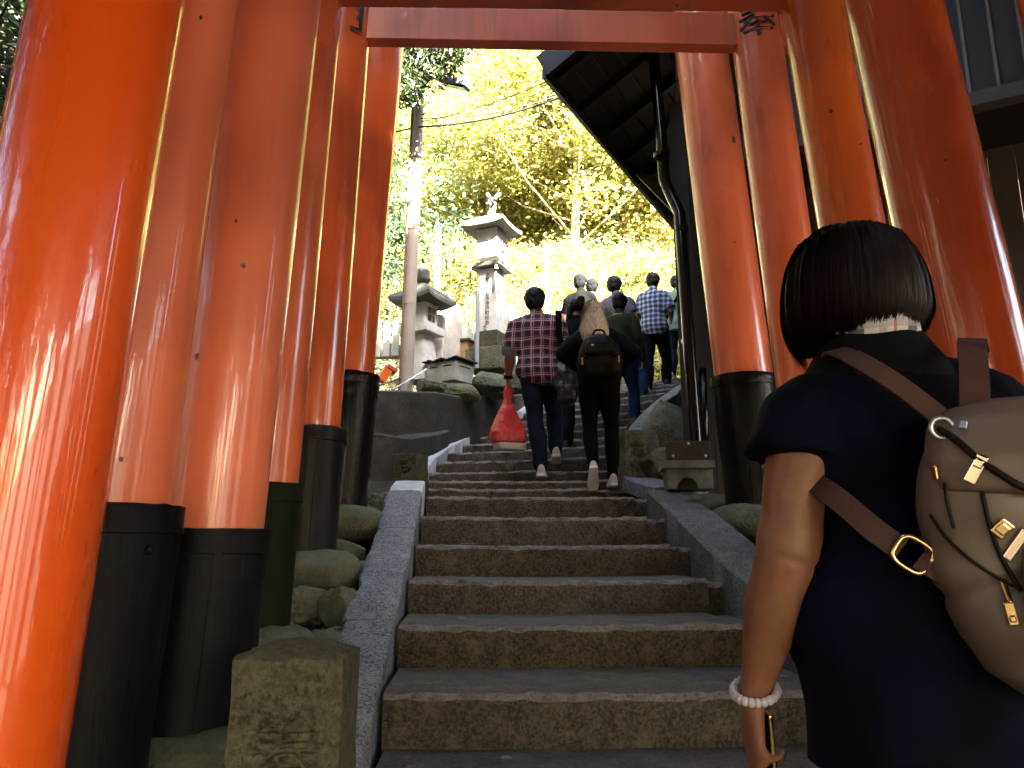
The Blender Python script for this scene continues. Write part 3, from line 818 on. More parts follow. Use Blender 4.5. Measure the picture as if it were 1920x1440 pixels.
# right of the stairs
place_rock('big yellow green mossy boulder right of the stairs beside the drain pipes', 1258, 830, 7.0, (.32,.34,.44), 22, ROCK, amp=.22, sc_=1.1)
place_rock('squat pale boulder behind the small arched stone base', 1262, 880, 6.55, (.30,.22,.20), 24, ROCK, amp=.2)
place_rock('low grey rock wedged between the mossy post and the big boulder', 1216, 868, 6.75, (.12,.12,.28), 25, MOSSY, amp=.2)
mb = MB(); q = at(1190, 912, 6.2)
st = obj('flat_slab', slab(at(1166, 893, 6.35), at(1226, 913, 5.9), .5, .12, 77, 8), [GRANITE, GRANITE, GRANITE], smooth=True, angle=50)
tag(st, 'flat grey stone slab beside the white shoe at the stair edge', 'stone slab')
q = at(1325, 935, 5.6)
mb = MB().rock((0,0,0), (.36,.42,.13), seed=71, amp=.15)
tag(obj('flat_slab', mb, MOSSY, smooth=True, angle=60, loc=(q.x + .02, 5.75, q.z - .10)), 'broad pale flat stone under the arched stone base', 'stone slab')

# grey box with dark lid
def xf(loc, rz): return Matrix.Translation(Vector(loc)) @ Matrix.Rotation(rz, 4, 'Z')
q = at(842, 708, 8.75)
bx = empty('terrace_box', (q.x, 8.85, q.z - .05), R(-33), label='low grey concrete box with ragged black lid on the terrace edge', cat='box')
BOXM = stone('box_concrete', (.18,.18,.15), (.30,.30,.26), (.44,.44,.40), .2, 6)
bevel(obj('body', MB().box((0,0,.11), (.44,.36,.24)), BOXM, bx), .006)
mb = MB()
for i in range(8):
    for s_ in (0,): mb.box((-.22 + .0628 * i + .003, 0, .245 + .012 * math.sin(i * 2.1)), (.060, .44 + .02 * math.sin(i * 5), .014), Matrix.Rotation(.10 * math.sin(i * 1.7), 3, 'Y'))
obj('lid', mb, WOODDK, bx)
for sx in (-.1, .1): obj('slot', MB().box((sx, -.181, .17), (.12, .006, .010)), INK, bx)
obj('slot', MB().box((.2205, 0, .17), (.006, .2, .010)), INK, bx)

def lantern_roof(mb, wd, th, h, top=.28, up=.05):
    N = 9; lv = [(1, 0, 1), (1.0, th, 1), (.72, th + h * .38, .4), (.46, th + h * .75, .12), (top, th + h, 0)]
    n = 4 * (N - 1)
    V = []
    for (s_, z, lift) in lv:
        for sd_ in range(4):
            for k in range(N - 1):
                f = k / (N - 1) * 2 - 1
                x, y = [(f, -1), (1, f), (-f, 1), (-1, -f)][sd_]
                V.append((x * wd / 2 * s_, y * wd / 2 * s_, z + up * lift * abs(f) ** 3))
    L = len(lv)
    Fc = [(i*n+k, i*n+(k+1)%n, (i+1)*n+(k+1)%n, (i+1)*n+k) for i in range(L-1) for k in range(n)] + [tuple(range(n-1, -1, -1)), tuple((L-1)*n+k for k in range(n))]
    return mb.add(V, Fc)
# tall inscribed lantern
q = at(917, 668, 9.5)
zb = at(917, 690, 9.5).z; zc1 = at(917, 503, 9.5).z; zc2 = at(917, 484, 9.5).z; zf = at(917, 430, 9.5).z
tl = empty('stone_lantern', (q.x + .02, 9.6, zb), R(-24), label='tall pale stone lantern with inscribed square shaft and leaf finial', cat='stone lantern')
hb = zc1 - zb; hc = zc2 - zb; hf = zf - zb
bevel(obj('plinth', MB().box((0,0,.10), (.50,.50,.30)), ROCK, tl), .02)
bevel(obj('pedestal', MB().box((.0,0,.36), (.33,.33,.24)), MOSSY if 0 else POSTSTONE, tl), .01)
bevel(obj('shaft', MB().box((0,0,(hb+.46)/2), (.255,.255,hb - .47)), WHITESTONE, tl), .006)
mb = MB(); lantern_roof(mb, .43, .06, .001, .98, 0)
c_ = obj('collar', mb, LANTERNROOF, tl, loc=(0,0,hb)); bevel(c_, .006)
bevel(obj('fire_box', MB().box((0,0,(hc+hf)/2), (.30,.30,hf-hc)), WHITESTONE, tl), .006)
for i, (sx, sy, rz) in enumerate(((.151,0,90), (0,-.151,0))):
    w_ = MB().box((0,0,0), (.11 if i == 0 else .035, .006, .17 if i == 0 else .10))
    o = obj('window', w_, INK if i == 0 else CONDUIT, tl, loc=(sx, sy, (hc+hf)/2 - .02)); o.rotation_euler = (0,0,R(rz))
    if i == 0:
        m2 = MB().box((0,-.004,0), (.012,.008,.17)).box((0,-.004,.0), (.11,.007,.012))
        obj('window_frame', m2, WHITESTONE, o)
obj('roof', lantern_roof(MB(), .62, .05, .17, .22, .03), LANTERNROOF, tl, angle=30, loc=(0,0,hf))
mb = MB().tube([(0,0,.2),(0,0,.30)], [.08,.05], 12)
for i in range(9):
    a = i * 2.4; r_ = .03 + .055 * (i % 3) / 2
    mb.ell((math.cos(a) * r_, math.sin(a) * r_, .33 + .025 * i), (.038,.022,.05), 8, 6, Matrix.Rotation(a, 3, 'Z') @ Matrix.Rotation(.7, 3, 'Y'))
obj('finial', mb, LANTERNROOF, tl, smooth=True, loc=(0,0,hf))
for i, (tx, sz, x, z) in enumerate((('京都府向日市寺戸町校会', .066, -.055, hb - .10), ('水濱絹寿', .060, -.085, hb - .80), ('小畑利三', .046, -.02, hb - 1.02))):
    for k, ch in enumerate(tx):
        engraved(tl, ch, sz, (x + .06, -.1285, z - k * sz * .98), (R(90), 0, 0), INK, .002)
obj('cable', MB().tube([(-.20,-.20,hb+.0),(-.21,-.20,hb-.15),(-.19,-.16,hb-.28),(-.125,-.135,hb-.36)], .008, 6), WIRE, tl)
for sx, sy in ((.16,-.19),(-.2,-.2)): obj('clip', MB().box((sx, sy, hb - .02), (.035,.035,.07)), WHITESTONE, tl)
obj('bracket', MB().tube([(.14,-.17,hb-.01),(.13,-.16,hb-.2),(.10,-.14,hb-.33)], .016, 8), LANTERNROOF, tl)
q2 = at(894, 690, 9.35)
tag(obj('metal_conduit', MB().tube([(0,0,0),(0,0,at(894,545,9.35).z - q2.z)], .028, 12, cap=True), plain('pale_blue_metal', (.40,.44,.52), .35, .5, .05, 4, 0), smooth=True, angle=40, loc=q2), 'pale blue grey metal conduit standing against the tall lantern', 'conduit')

# short lantern
zb = at(787, 700, 9.0).z
sl_ = empty('stone_lantern', (at(790, 620, 9.0).x, 9.05, zb), R(-28), label='short wide roofed stone lantern partly hidden by the utility pole', cat='stone lantern')
h1 = at(787, 612, 9.0).z - zb; h2 = at(787, 570, 9.0).z - zb
mb = MB().loft([(0,0,-.1,.17,.17),(0,0,.10,.16,.16),(0,0,h1-.16,.12,.12),(0,0,h1-.12,.13,.13)], 4*6, 6)
obj('shaft', mb, WHITESTONE, sl_, smooth=True, angle=40)
bevel(obj('collar', MB().box((0,0,h1-.05), (.40,.40,.10)), WHITESTONE, sl_), .008)
bevel(obj('fire_box', MB().box((0,0,(h1+h2)/2), (.27,.27,h2-h1)), WHITESTONE, sl_), .006)
wn = obj('window', MB().box((0.137,0,(h1+h2)/2), (.006,.14,.17)), PIPE, sl_)
obj('window_frame', MB().box((.141,0,(h1+h2)/2), (.008,.010,.17)).box((.1415,0,(h1+h2)/2), (.007,.14,.010)), WHITESTONE, wn)
obj('roof', lantern_roof(MB(), .60, .045, .22, .20, .04), LANTERNROOF, sl_, angle=30, loc=(0,0,h2))
obj('finial', MB().loft([(0,0,.29,.07,.07),(0,0,.33,.10,.10),(0,0,.37,.08,.08),(0,0,.42,.09,.09),(0,0,.50,.05,.05),(0,0,.54,.01,.01)], 14), LANTERNROOF, sl_, smooth=True, loc=(0,0,h2))

# pale stone pickets and memorial stones
def tablet(label, u, v, vtop, Y, wd, th, rz, rounded=.3, mat=WHITESTONE, name='memorial_stone', cat='stone tablet', group='pale memorial stones on the terrace', chars='', size=.06):
    b = at(u, v, Y); h = at(u, vtop, Y).z - b.z
    t = empty(name, b, R(rz), label=label, cat=cat, group=group)
    poly = [(-wd/2, 0), (wd/2, 0), (wd/2 * .96, h * (1 - rounded * .35))] + [(wd/2 * .96 * math.cos(a), h * (1 - rounded * .35) + h * rounded * .35 * math.sin(a)) for a in [R(30), R(60), R(90), R(120), R(150)]] + [(-wd/2 * .96, h * (1 - rounded * .35))]
    bevel(obj('slab', MB().prism(poly, -th/2, th/2), mat, t), .008)
    for k, ch in enumerate(chars):
        engraved(t, ch, size, (0, -th/2 - .002, h * .8 - k * size * 1.1), (R(90), 0, 0), INK, .001)
    return t
for i in range(5):
    tablet(['cracked','plain','leaning','narrow','broad'][i] + ' pale stone picket behind the farthest left pillar, ' + ['first','second','third','fourth','last'][i] + ' from the pillar', 690 + i * 17, 672 - i, [602,598,603,597,600][i], 9.6, .085, .085, 8, .5, name='stone_picket', cat='stone picket', group='pale stone picket fence')
mb = MB().box((0,0,0), (1.1,.14,.16)); q = at(735, 660, 9.72)
tag(obj('fence_rail', mb, WHITESTONE, loc=q), 'pale stone plinth running under the picket stones', 'stone plinth')
specs = [(818,700,590,9.3,.20,.10,-15,.2,'奉納'),(846,700,572,9.7,.26,.12,-20,.15,''),(872,698,612,9.9,.22,.10,-8,.5,''),(852,690,640,10.2,.3,.2,-10,.1,''),(835,690,548,10.4,.16,.12,-25,.3,''),
         (938,690,588,10.0,.30,.10,-22,.1,''),(958,692,575,10.3,.20,.10,-15,.4,'大神'),(975,690,600,10.6,.24,.12,-20,.2,''),(1000,690,590,11.0,.2,.1,-20,.4,'')]
lbl = ['pale tablet with two characters beside the short lantern','broad white tablet standing behind the grey box','rounded white tablet left of the tall lantern','low wide white block behind the grey box','slim tall white stone behind the rounded tablet',
       'white slab with a round red emblem right of the tall lantern','white stone with two characters by the plaid shoulder','pale slab half behind the plaid shirt','pale rounded stone behind the plaid shirt']
for i, s_ in enumerate(specs):
    t = tablet(lbl[i], *s_[:8], mat=WHITESTONE, chars=s_[8], size=.055) if False else tablet(lbl[i], s_[0], s_[1], s_[2], s_[3], s_[4], s_[5], s_[6], s_[7], chars=s_[8], size=.055)
    if i == 5:
        h = at(938, 588, 10.0).z - at(938, 690, 10.0).z
        EM = plain('faded_red_emblem', (.45,.10,.16), .6, 0, .5, 30, 0)
        mb = MB()
        for k in range(20):
            a, b = 2*math.pi*k/20, 2*math.pi*(k+1)/20
            mb.add([(math.cos(t_)*r_, 0, math.sin(t_)*r_*1.2) for t_, r_ in ((a,.052),(b,.052),(b,.040),(a,.040))], [(0,1,2,3)])
        mb.add([(math.cos(k/8*6.283)*.02 + .006, 0, math.sin(k/8*6.283)*.022 - .01) for k in range(8)], [tuple(range(8))])
        obj('emblem', mb, EM, t, loc=(-.03, -.054, h * .70))
# offering shelf / small wooden cabinet left of the lantern
q = at(868, 690, 9.6)
t = empty('offering_box', (q.x, 9.75, q.z), R(-20), label='small pale wooden offering cabinet left of the tall lantern', cat='cabinet')
bevel(obj('body', MB().box((0,0,.20), (.20,.2,.34)), plain('warm_wood', (.42,.27,.14), .7, 0, .3, 6), t), .005)
bevel(obj('top', MB().box((0,0,.385), (.27,.27,.03)), LANTERNROOF, t), .005)
# tipped orange stand behind the farthest pillar
q = at(717, 714, 8.0)
t = empty('small_offering_gate', (q.x, 8.1, q.z + .02), R(30), label='small tipped orange painted wooden piece behind the farthest left pillar', cat='wooden piece')
M = Matrix.Rotation(R(28), 3, 'Y')
bevel(obj('body', MB().box((0,0,.06), (.09,.09,.16), M), ORANGE, t), .004)
bevel(obj('rim', MB().box(M @ Vector((0,0,.16)), (.13,.11,.04), M), V_RED, t), .004)
# slim pipes lying over the wall top
for i, (p0, p1, lb, m_) in enumerate([((735,735,7.8),(800,700,8.6),'thin white pipe running up the wall top to the grey box',WHITESTONE),((705,728,7.8),(752,716,8.3),'thin brown pipe lying on the wall top by the pole',CONDUIT)]):
    a, b = at(*p0), at(*p1)
    tag(obj('thin_pipe', MB().tube([a + Vector((0,0,.02)), (a+b)/2 + Vector((0,0,.03)), b + Vector((0,0,.05))], .012, 8), m_, smooth=True), lb, 'pipe')

# ------------------------------------------------------------------ utility pole with street lamp and cables
pb = at(762, 718, 8.3); pt = at(789, 100, 8.3)
zt = pt.z + .6
up_ = empty('utility_pole', pb, label='tan utility pole with brown conduit left of the short lantern', cat='utility pole')
lean = Vector(((pt.x - pb.x) / (pt.z - pb.z), 0, 1)) 
obj('pole_shaft', MB().tube([Vector((0,0,-.4)) , lean * (zt - pb.z)], [.070, .060], 20), POLE, up_, smooth=True, angle=40)
obj('conduit', MB().tube([Vector((-.072,-.02,-.3)), lean * (zt - pb.z - .7) + Vector((-.066,-.02,0))], .017, 10), CONDUIT, up_, smooth=True, angle=40)
for k in range(4):
    obj('clamp_band', MB().tube([lean * (.9 + k * .9) , lean * (.93 + k * .9)], [.073, .073], 20), POLE, up_, smooth=True, angle=40)
la = at(826, 150, 8.3); lb_ = at(878, 160, 8.1)
arm0 = lean * (la.z - pb.z + .12)
sl2 = empty('street_lamp', pb + arm0, label='slim grey street lamp reaching right from the pole under the leaves', cat='street lamp')
a_ = la - (pb + arm0); b_ = lb_ - (pb + arm0)
obj('arm', MB().tube([(0,0,.02), a_ * .5 + Vector((0,0,.03)), a_ + (b_ - a_) * .2], .018, 8), METAL, sl2, smooth=True)
hd = MB().bar(a_, b_ + Vector((0,0,0)), .16, .07)
bevel(obj('lamp_head', hd, plain('lamp_grey', (.16,.19,.24), .4, .4, .1, 5, 0), sl2), .012)
obj('lamp_lens', MB().bar(a_ + Vector((.03,0,-.045)), b_ + Vector((-.02,0,-.045)), .11, .03), PIPE, sl2)
def cable(label, a, b, sag, r=.010, grp='overhead cables'):
    a, b = Vector(a), Vector(b); pts = []
    for i in range(17):
        t = i / 16; p_ = a.lerp(b, t); p_.z -= sag * 4 * t * (1 - t); pts.append(p_)
    tag(obj('overhead_cable', MB().tube(pts, r, 6), WIRE, smooth=True), label, 'cable', grp)
P0 = at(782, 238, 8.25)
cable('lowest black cable sagging from the pole to the dark roof', P0, at(1235, 92, 7.6), .22, .011)
cable('middle black cable between the pole and the roof eave', at(790, 222, 8.25), at(1240, 84, 8.4), .26, .006)
cable('uppermost black cable between the pole and the roof eave', at(790, 228, 8.2), at(1150, 88, 7.2), .12, .006)
cable('black cable end running left from the pole', P0, at(640, 262, 8.9), .02, .010)
cable('thin slack wire hanging down from the eave in front of the slope', at(1150, 265, 8.9), at(1105, 372, 15), -.05, .008)
cable('thin pale wire crossing low behind the heads', at(880, 455, 10.5), at(1330, 545, 12.5), .10, .006)
# pale posts on the far path
for i, (u, v0, v1, Y, lb) in enumerate([(1024, 620, 462, 13.5, 'pale round post rising right of the plaid man head'), (1128, 600, 508, 14.5, 'pale round post rising behind the two grey haired heads'), (820, 620, 420, 12.0, 'pale slim post behind the short lantern')]):
    b = at(u, v0, Y); t_ = at(u, v1, Y)
    tag(obj('pale_post', MB().tube([b - Vector((0,0,1.5)), t_, t_ + Vector((0,0,.02))], [.065,.06,.03], 12), WHITESTONE, smooth=True, angle=40), lb, 'post', 'pale posts along the upper path')

# ------------------------------------------------------------------ dark building on the right
A = Vector((1.58, 6.6, 0)); ax_ = Vector((math.sin(R(29)), math.cos(R(29)), 0)); fx = Vector((math.cos(R(29)), -math.sin(R(29)), 0))
bd = empty('dark_building', (A.x, A.y, CZ), R(-29), label='dark timber building with overhanging eave and battened upper storey on the right', cat='building')
# local axes: +x = fx (along the facade to the right), +y = ax_ (along the left wall away), z up from lens height
ZL = 3.5; ZE = 4.25; WF = 7.0; LB = 9.0
def bpiece(name, mb, mat, parent=bd, bv=0, **k):
    o = obj(name, mb, mat, parent, **k)
    if bv: bevel(o, bv)
    return o
nb = 36; bw = WF / nb
for i in range(nb):
    bpiece('siding_panel', MB().box((bw * (i + .5), .06 + (i % 2) * .0, ZL + 1.2), (bw - .012, .06, 2.4)), SIDING)
    bpiece('batten', MB().box((bw * i, .018, ZL + 1.2), (.024, .035, 2.4)), BATTEN)
bpiece('sill_beam', MB().box((WF / 2, .03, ZL - .06), (WF, .14, .12)), plain('sill_grey', (.06,.054,.05), .6), bv=.006)
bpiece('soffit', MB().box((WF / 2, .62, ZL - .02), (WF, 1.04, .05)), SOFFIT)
nb2 = 34; bw2 = WF / nb2
for i in range(nb2):
    bpiece('wall_board', MB().box((bw2 * (i + .5), 1.0 + .006 * (i % 2), ZL / 2 - .9), (bw2 - .008, .05, ZL + 1.75)), SIDING_L)
# left wall running away beside the stairs
ng = 20
for i in range(ng):
    y = .05 + (LB - .1) * (i + .5) / ng
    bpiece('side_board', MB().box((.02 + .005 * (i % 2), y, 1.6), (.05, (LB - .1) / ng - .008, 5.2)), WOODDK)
for y in (0, 3, 6, 9): bpiece('corner_post', MB().box((0.0, y, 1.4), (.16, .16, 5.4)), WOODDK, bv=.008)
bpiece('grey_panel', MB().box((.33, -.02, ZL + .45), (.42, .05, .86)), BATTEN if 0 else plain('grey_board', (.02,.019,.018), .6), bv=.004)
# roof: ridge along +y, eave on the left overhanging the stairs, gable to the front
OV = .92; FO = .95; RZ = math.tan(R(27))
rw = WF / 2
def roofslab(x0, x1, sgn):
    z0 = ZE; z1 = ZE + (rw + OV) * RZ
    poly = [(x0, z0), (x1, z1), (x1, z1 + .12), (x0, z0 + .12)]
    return MB().prism(poly, -FO, LB)
bpiece('roof_slope', roofslab(-OV, rw, 1), ROOFTILE)
bpiece('roof_slope', MB().prism([(WF + OV, ZE), (rw + .003, ZE + (rw + OV) * RZ), (rw + .003, ZE + (rw + OV) * RZ + .12), (WF + OV, ZE + .12)], -FO, LB), ROOFTILE)
bpiece('fascia', MB().box((-OV - .02, (LB - FO) / 2, ZE - .01), (.035, LB + FO + .04, .20)), plain('fascia_black', (.004,.0037,.0045), .45))
nr = 18
for i in range(nr):
    y = -FO + .12 + (LB + FO - .2) * i / (nr - 1)
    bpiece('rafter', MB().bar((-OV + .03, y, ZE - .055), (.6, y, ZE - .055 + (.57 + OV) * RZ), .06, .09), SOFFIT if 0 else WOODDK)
for i in range(9):
    x = -OV + .09 + i * .17
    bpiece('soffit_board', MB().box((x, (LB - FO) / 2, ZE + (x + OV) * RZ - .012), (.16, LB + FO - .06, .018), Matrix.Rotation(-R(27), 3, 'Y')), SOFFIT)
for sgn in (1,):
    bpiece('barge_board', MB().bar((-OV - .03, -FO - .02, ZE + .0), (rw, -FO - .02, ZE + (rw + OV) * RZ + .02), .05, .24), plain('barge_black', (.004,.0037,.0045), .45))
for i in range(3):
    bpiece('brace', MB().bar((-.06, 1.2 + i * 2.4, ZE - 1.1), (-OV + .1, 1.2 + i * 2.4, ZE - .08), .08, .09), WOODDK)
# drain pipe at the corner with its elbow, and a thinner twin below
def toB(p_): return bd.matrix_world.inverted() @ p_
bpy.context.view_layer.update()
iw = (Matrix.Translation(bd.location) @ Matrix.Rotation(R(-29), 4, 'Z')).inverted()
pts = [at(1222, 40, 6.45), at(1228, 130, 6.45), at(1240, 260, 6.45), at(1245, 335, 6.45), at(1252, 352, 6.45), at(1266, 382, 6.42), at(1274, 400, 6.4), at(1283, 520, 6.35), at(1296, 700, 6.3), at(1308, 858, 6.25)]
dp = tag(obj('drain_pipe', MB(), PIPE), 'glossy black drain pipe with an elbow at the building corner', 'drain pipe')
dp.data = MB().tube(pts, .052, 14).mesh('drain_pipe', PIPE, True, 60)
for (u, v) in ((1238, 292), (1278, 430), (1291, 640)):
    c_ = at(u, v, 6.38); obj('pipe_clamp', MB().tube([c_ - Vector((0,0,.02)), c_ + Vector((0,0,.02))], .062, 14), PIPE, dp, smooth=True, angle=40)
tag(obj('drain_pipe', MB().tube([at(1318, 690, 6.5), at(1322, 780, 6.5), at(1325, 862, 6.45)], .028, 12), PIPE, smooth=True), 'thin black pipe beside the glossy drain pipe', 'drain pipe')

# small arched stone base with a brown plate on top
q = at(1296, 918, 5.75)
ab = empty('arched_stone_base', (q.x, 5.85, q.z), R(-6), label='pale green stone base with arched foot and brown metal cover by the farthest right pillar', cat='stone base')
W_ = .335; arc = [(.075 * math.cos(a) - .02, .085 * math.sin(a)) for a in [math.pi * k / 8 for k in range(9)]]
poly = [(-W_/2, 0)] + [(x, z) for x, z in reversed(arc)] + [(W_/2, 0), (W_/2, .15), (-W_/2, .15)]
PG = stone('pale_green_stone', (.06,.064,.048), (.15,.156,.125), (.28,.285,.25), .2, 6, .85, .25, (.13,.16,.09))
bevel(obj('foot', MB().prism(poly, -.15, .15), PG, ab), .006)
obj('foot_back', MB().box((0,.05,.07), (W_ - .02,.18,.135)), MOSSY, ab)
bevel(obj('shelf', MB().box((-.01,0,.18), (W_ + .05,.36,.06)), PG, ab), .008)
pl = bevel(obj('cover', MB().box((.012,0,.285), (.30,.30,.145)), PLATE, ab), .006)
for (x, z) in ((-.0,.335),(-.115,.245),(.12,.245)): obj('bolt', MB().ell((x,-.152,z), (.011,.008,.011), 10, 6), METAL, pl, smooth=True)

# ------------------------------------------------------------------ trees
def leafquad(rng, c, s, up=.5, asp=.55, droop=0.0):
    """one bent four-cornered leaf"""
    d = Vector((rng.gauss(0,1), rng.gauss(0,1), rng.gauss(0,.6) - droop)).normalized()
    n = Vector((rng.gauss(0,1), rng.gauss(0,1), rng.gauss(0,.7) + up)).normalized()
    sd_ = d.cross(n)
    if sd_.length < .05: sd_ = d.cross(Vector((1,0,0)))
    sd_.normalize(); n = sd_.cross(d)
    return [c - d * s * .5, c + sd_ * s * asp * .5 + n * s * .08, c + d * s * .5 - n * s * .06, c - sd_ * s * asp * .5 + n * s * .08]
def make_tree_meshes(seed, H, cr, c0, nclump, nleaf, ls, trunk_r, shape='round', asp=.55, droop=0.0, spread=.5, lfmat=LF_YEL, bark=BARK):
    """trunk of height H; crown from height c0*H up, radius cr"""
    rng = random.Random(seed)
    tb = MB()
    pts = []; x = y = 0
    for i in range(8):
        t = i / 7
        pts.append(Vector((x, y, H * t - .4))); x += rng.gauss(0, .03 * H / 6); y += rng.gauss(0, .03 * H / 6)
    tb.tube(pts, [trunk_r * (1 - .82 * i / 7) for i in range(8)], 9)
    cb = MB(); V = []; 
    for k in range(nclump):
        t = rng.random() ** (.8 if shape == 'round' else 1.1)
        h = c0 + (1 - c0) * t
        if shape == 'round': prof = math.sqrt(max(.04, 1 - (2 * t - .9) ** 2 * .9))
        elif shape == 'cone': prof = max(.08, 1 - t) ** .8
        else: prof = .75
        a = rng.uniform(0, 6.283); r = cr * prof * (.35 + .65 * rng.random() ** .6)
        bi = min(6, int(h * 7)); ctr = pts[bi].lerp(pts[bi + 1], h * 7 - bi)
        tip = ctr + Vector((math.cos(a) * r, math.sin(a) * r, (.18 if shape == 'round' else -.25) * r + rng.gauss(0, .15)))
        if k % 2 == 0 or shape == 'cone':
            bs = pts[max(0, bi - 1)].lerp(pts[bi], rng.random()) if shape == 'round' else ctr
            md = bs.lerp(tip, .55) + Vector((0, 0, -.08 * r))
            tb.tube([bs, md, tip], [trunk_r * .17, trunk_r * .10, trunk_r * .035], 5, cap=False)
        n = int(nleaf * rng.uniform(.6, 1.4))
        sx = spread * rng.uniform(.7, 1.3)
        for j in range(n):
            g_ = Vector((rng.gauss(0, 1), rng.gauss(0, 1), rng.gauss(0, .55))) * sx * .55
            V.append(leafquad(rng, tip + g_, ls * rng.uniform(.6, 1.35), .6, asp, droop))
    cv = [p_ for q in V for p_ in q]
    cb.v = [tuple(p_) for p_ in cv]; cb.f = [(4*i, 4*i+1, 4*i+2, 4*i+3) for i in range(len(V))]; cb.mi = [0] * len(V)
    return tb.mesh('trunk', bark, True, 60), cb.mesh('crown', lfmat)
protos = {
    'broad': [make_tree_meshes(1, 7.5, 2.6, .30, 66, 260, .125, .13, 'round', .6, 0, .75, LF_YEL), make_tree_meshes(2, 6.2, 2.3, .22, 60, 250, .12, .11, 'round', .6, 0, .7, LF_YEL, BARK), make_tree_meshes(8, 6.8, 2.4, .25, 60, 250, .125, .12, 'round', .6, 0, .7, LF_GRN)],
    'tall': [make_tree_meshes(3, 13.0, 1.9, .62, 60, 190, .12, .14, 'round', .55, 0, .6, LF_CED), make_tree_meshes(4, 12.0, 1.8, .55, 56, 190, .12, .12, 'round', .55, 0, .6, LF_YEL)],
    'shrub': [make_tree_meshes(5, 2.6, 1.5, .12, 38, 170, .095, .05, 'round', .6, 0, .55, LF_YEL), make_tree_meshes(6, 2.4, 1.5, .10, 36, 170, .095, .05, 'round', .6, 0, .55, LF_GRN)],
    'cedar': [make_tree_meshes(7, 9.5, 2.0, .15, 80, 150, .13, .13, 'cone', .3, .3, .55, LF_CED)],
}
KIND = {'broad': ('broadleaf_tree', ['spreading yellow green tree', 'low pale yellow tree', 'mid green broadleaf tree']),
        'tall': ('tall_tree', ['tall straight tree, high green crown,', 'tall straight tree, high yellow crown,']),
        'shrub': ('shrub', ['bushy yellow green shrub', 'bushy green shrub']),
        'cedar': ('cedar_tree', ['feathery olive green cedar'])}
def plant(kind, var, x, y, s=1.0, rz=0.0, where='', z=None, group='trees and shrubs on the sunlit slope'):
    tm, cm = protos[kind][var]
    nm, labs = KIND[kind]
    t = empty(nm, (x, y, (ground_h(x, y) if z is None else z) - .05), rz, label=(labs[var] + ' ' + where).strip(), cat='tree' if kind != 'shrub' else 'shrub', group=group)
    t.scale = (s, s, s * random.uniform(.9, 1.1))
    link('trunk', tm, t); link('crown', cm, t)
    return t
rt = random.Random(21)
def where_of(x, y):
    col = x / y
    names = ['behind the picket stones', 'behind the utility pole', 'behind the tall lantern', 'above the checked shirt man', 'above the grey haired heads', 'above the blue checked man', 'beneath the dark eave', 'behind the drain pipe']
    c = names[min(7, max(0, int((col + .22) / .055)))]
    r_ = 'at the slope foot' if y < 17 else 'low on the slope' if y < 21 else 'lower middle of slope' if y < 26 else 'middle of slope' if y < 32 else 'upper middle of slope' if y < 40 else 'high on the slope' if y < 50 else 'at the slope top'
    return f'{r_}, {c}'
# rows of trees climbing the slope, denser towards the foot where they overlap the heads
for (y0, y1, n, sp, kinds) in ((14.8, 18.5, 11, .30, ('shrub','broad','shrub')), (18.5, 24, 17, .34, ('broad','broad','shrub')), (24, 32, 20, .34, ('broad','tall','broad','cedar')),
                               (32, 44, 22, .36, ('broad','broad','tall','cedar')), (44, 62, 24, .40, ('broad','broad','cedar'))):
    for i in range(n):
        y = rt.uniform(y0, y1)
        x = y * (-sp * .72 + (sp * 1.5) * (i + rt.random()) / n)
        if abs(x - stairx(min(y, 16))) < 1.4 and y < 17: x += 2.6
        k = kinds[i % len(kinds)]; var = rt.randrange(len(protos[k]))
        plant(k, var, x, y, rt.uniform(.75, 1.2) * (1.15 if y > 40 else 1), rt.uniform(0, 6.28), where_of(x, y))
# clump of straight pale trunks on the upper left of the view
for i, (u, Y) in enumerate(((798, 30), (822, 31), (838, 29), (858, 32), (880, 30), (895, 31), (920, 33))):
    x = at(u, 300, Y).x
    plant('tall', i % 2, x, Y, 1.15, i, 'in the upper left trunk clump')
for i, (x, y) in enumerate(((-2.6, 12.2), (-3.6, 11.2), (-1.9, 13.0))):
    pass
protos['sapling'] = [make_tree_meshes(61, 8.0, 1.1, .66, 22, 90, .11, .065, 'round', .55, 0, .5, LF_YEL), make_tree_meshes(62, 6.5, 1.0, .62, 20, 90, .11, .05, 'round', .55, 0, .5, LF_YEL)]
KIND['sapling'] = ('sapling', ['thin pale stemmed sapling', 'short thin pale stemmed sapling'])
for i, (u, Y, s_) in enumerate(((1012, 19, .7), (1040, 21, .9), (1058, 20, .75), (1068, 20.5, 1.0), (1098, 22, .8), (1140, 19, .6), (1172, 20, .7), (962, 20, .6), (846, 19, .8), (872, 21, .9), (1215, 21, .9), (1250, 20, .7))):
    plant('sapling', i % 2, at(u, 400, Y).x, Y, s_, i, ['beside the pale post','behind the pale post','left of the hill middle','middle of the row of stems','right of the stems','above the grey haired heads','left of the blue checked man','right of the tall lantern','left of the tall lantern','behind the tall lantern','above the blue checked man','by the drain pipe'][i], group='thin saplings at the slope foot')
for i, (x, y) in enumerate(((3.6, 13.4), (4.4, 14.2), (3.0, 14.9), (5.2, 13.2), (1.0, 14.0), (.2, 13.2))):
    plant('shrub', i % 2, x, y, .75, i, ['beside the far path behind the pipes','behind the far path','where the far path bends','right of the far path','left of the far path','between the tall lantern and the far path'][i])
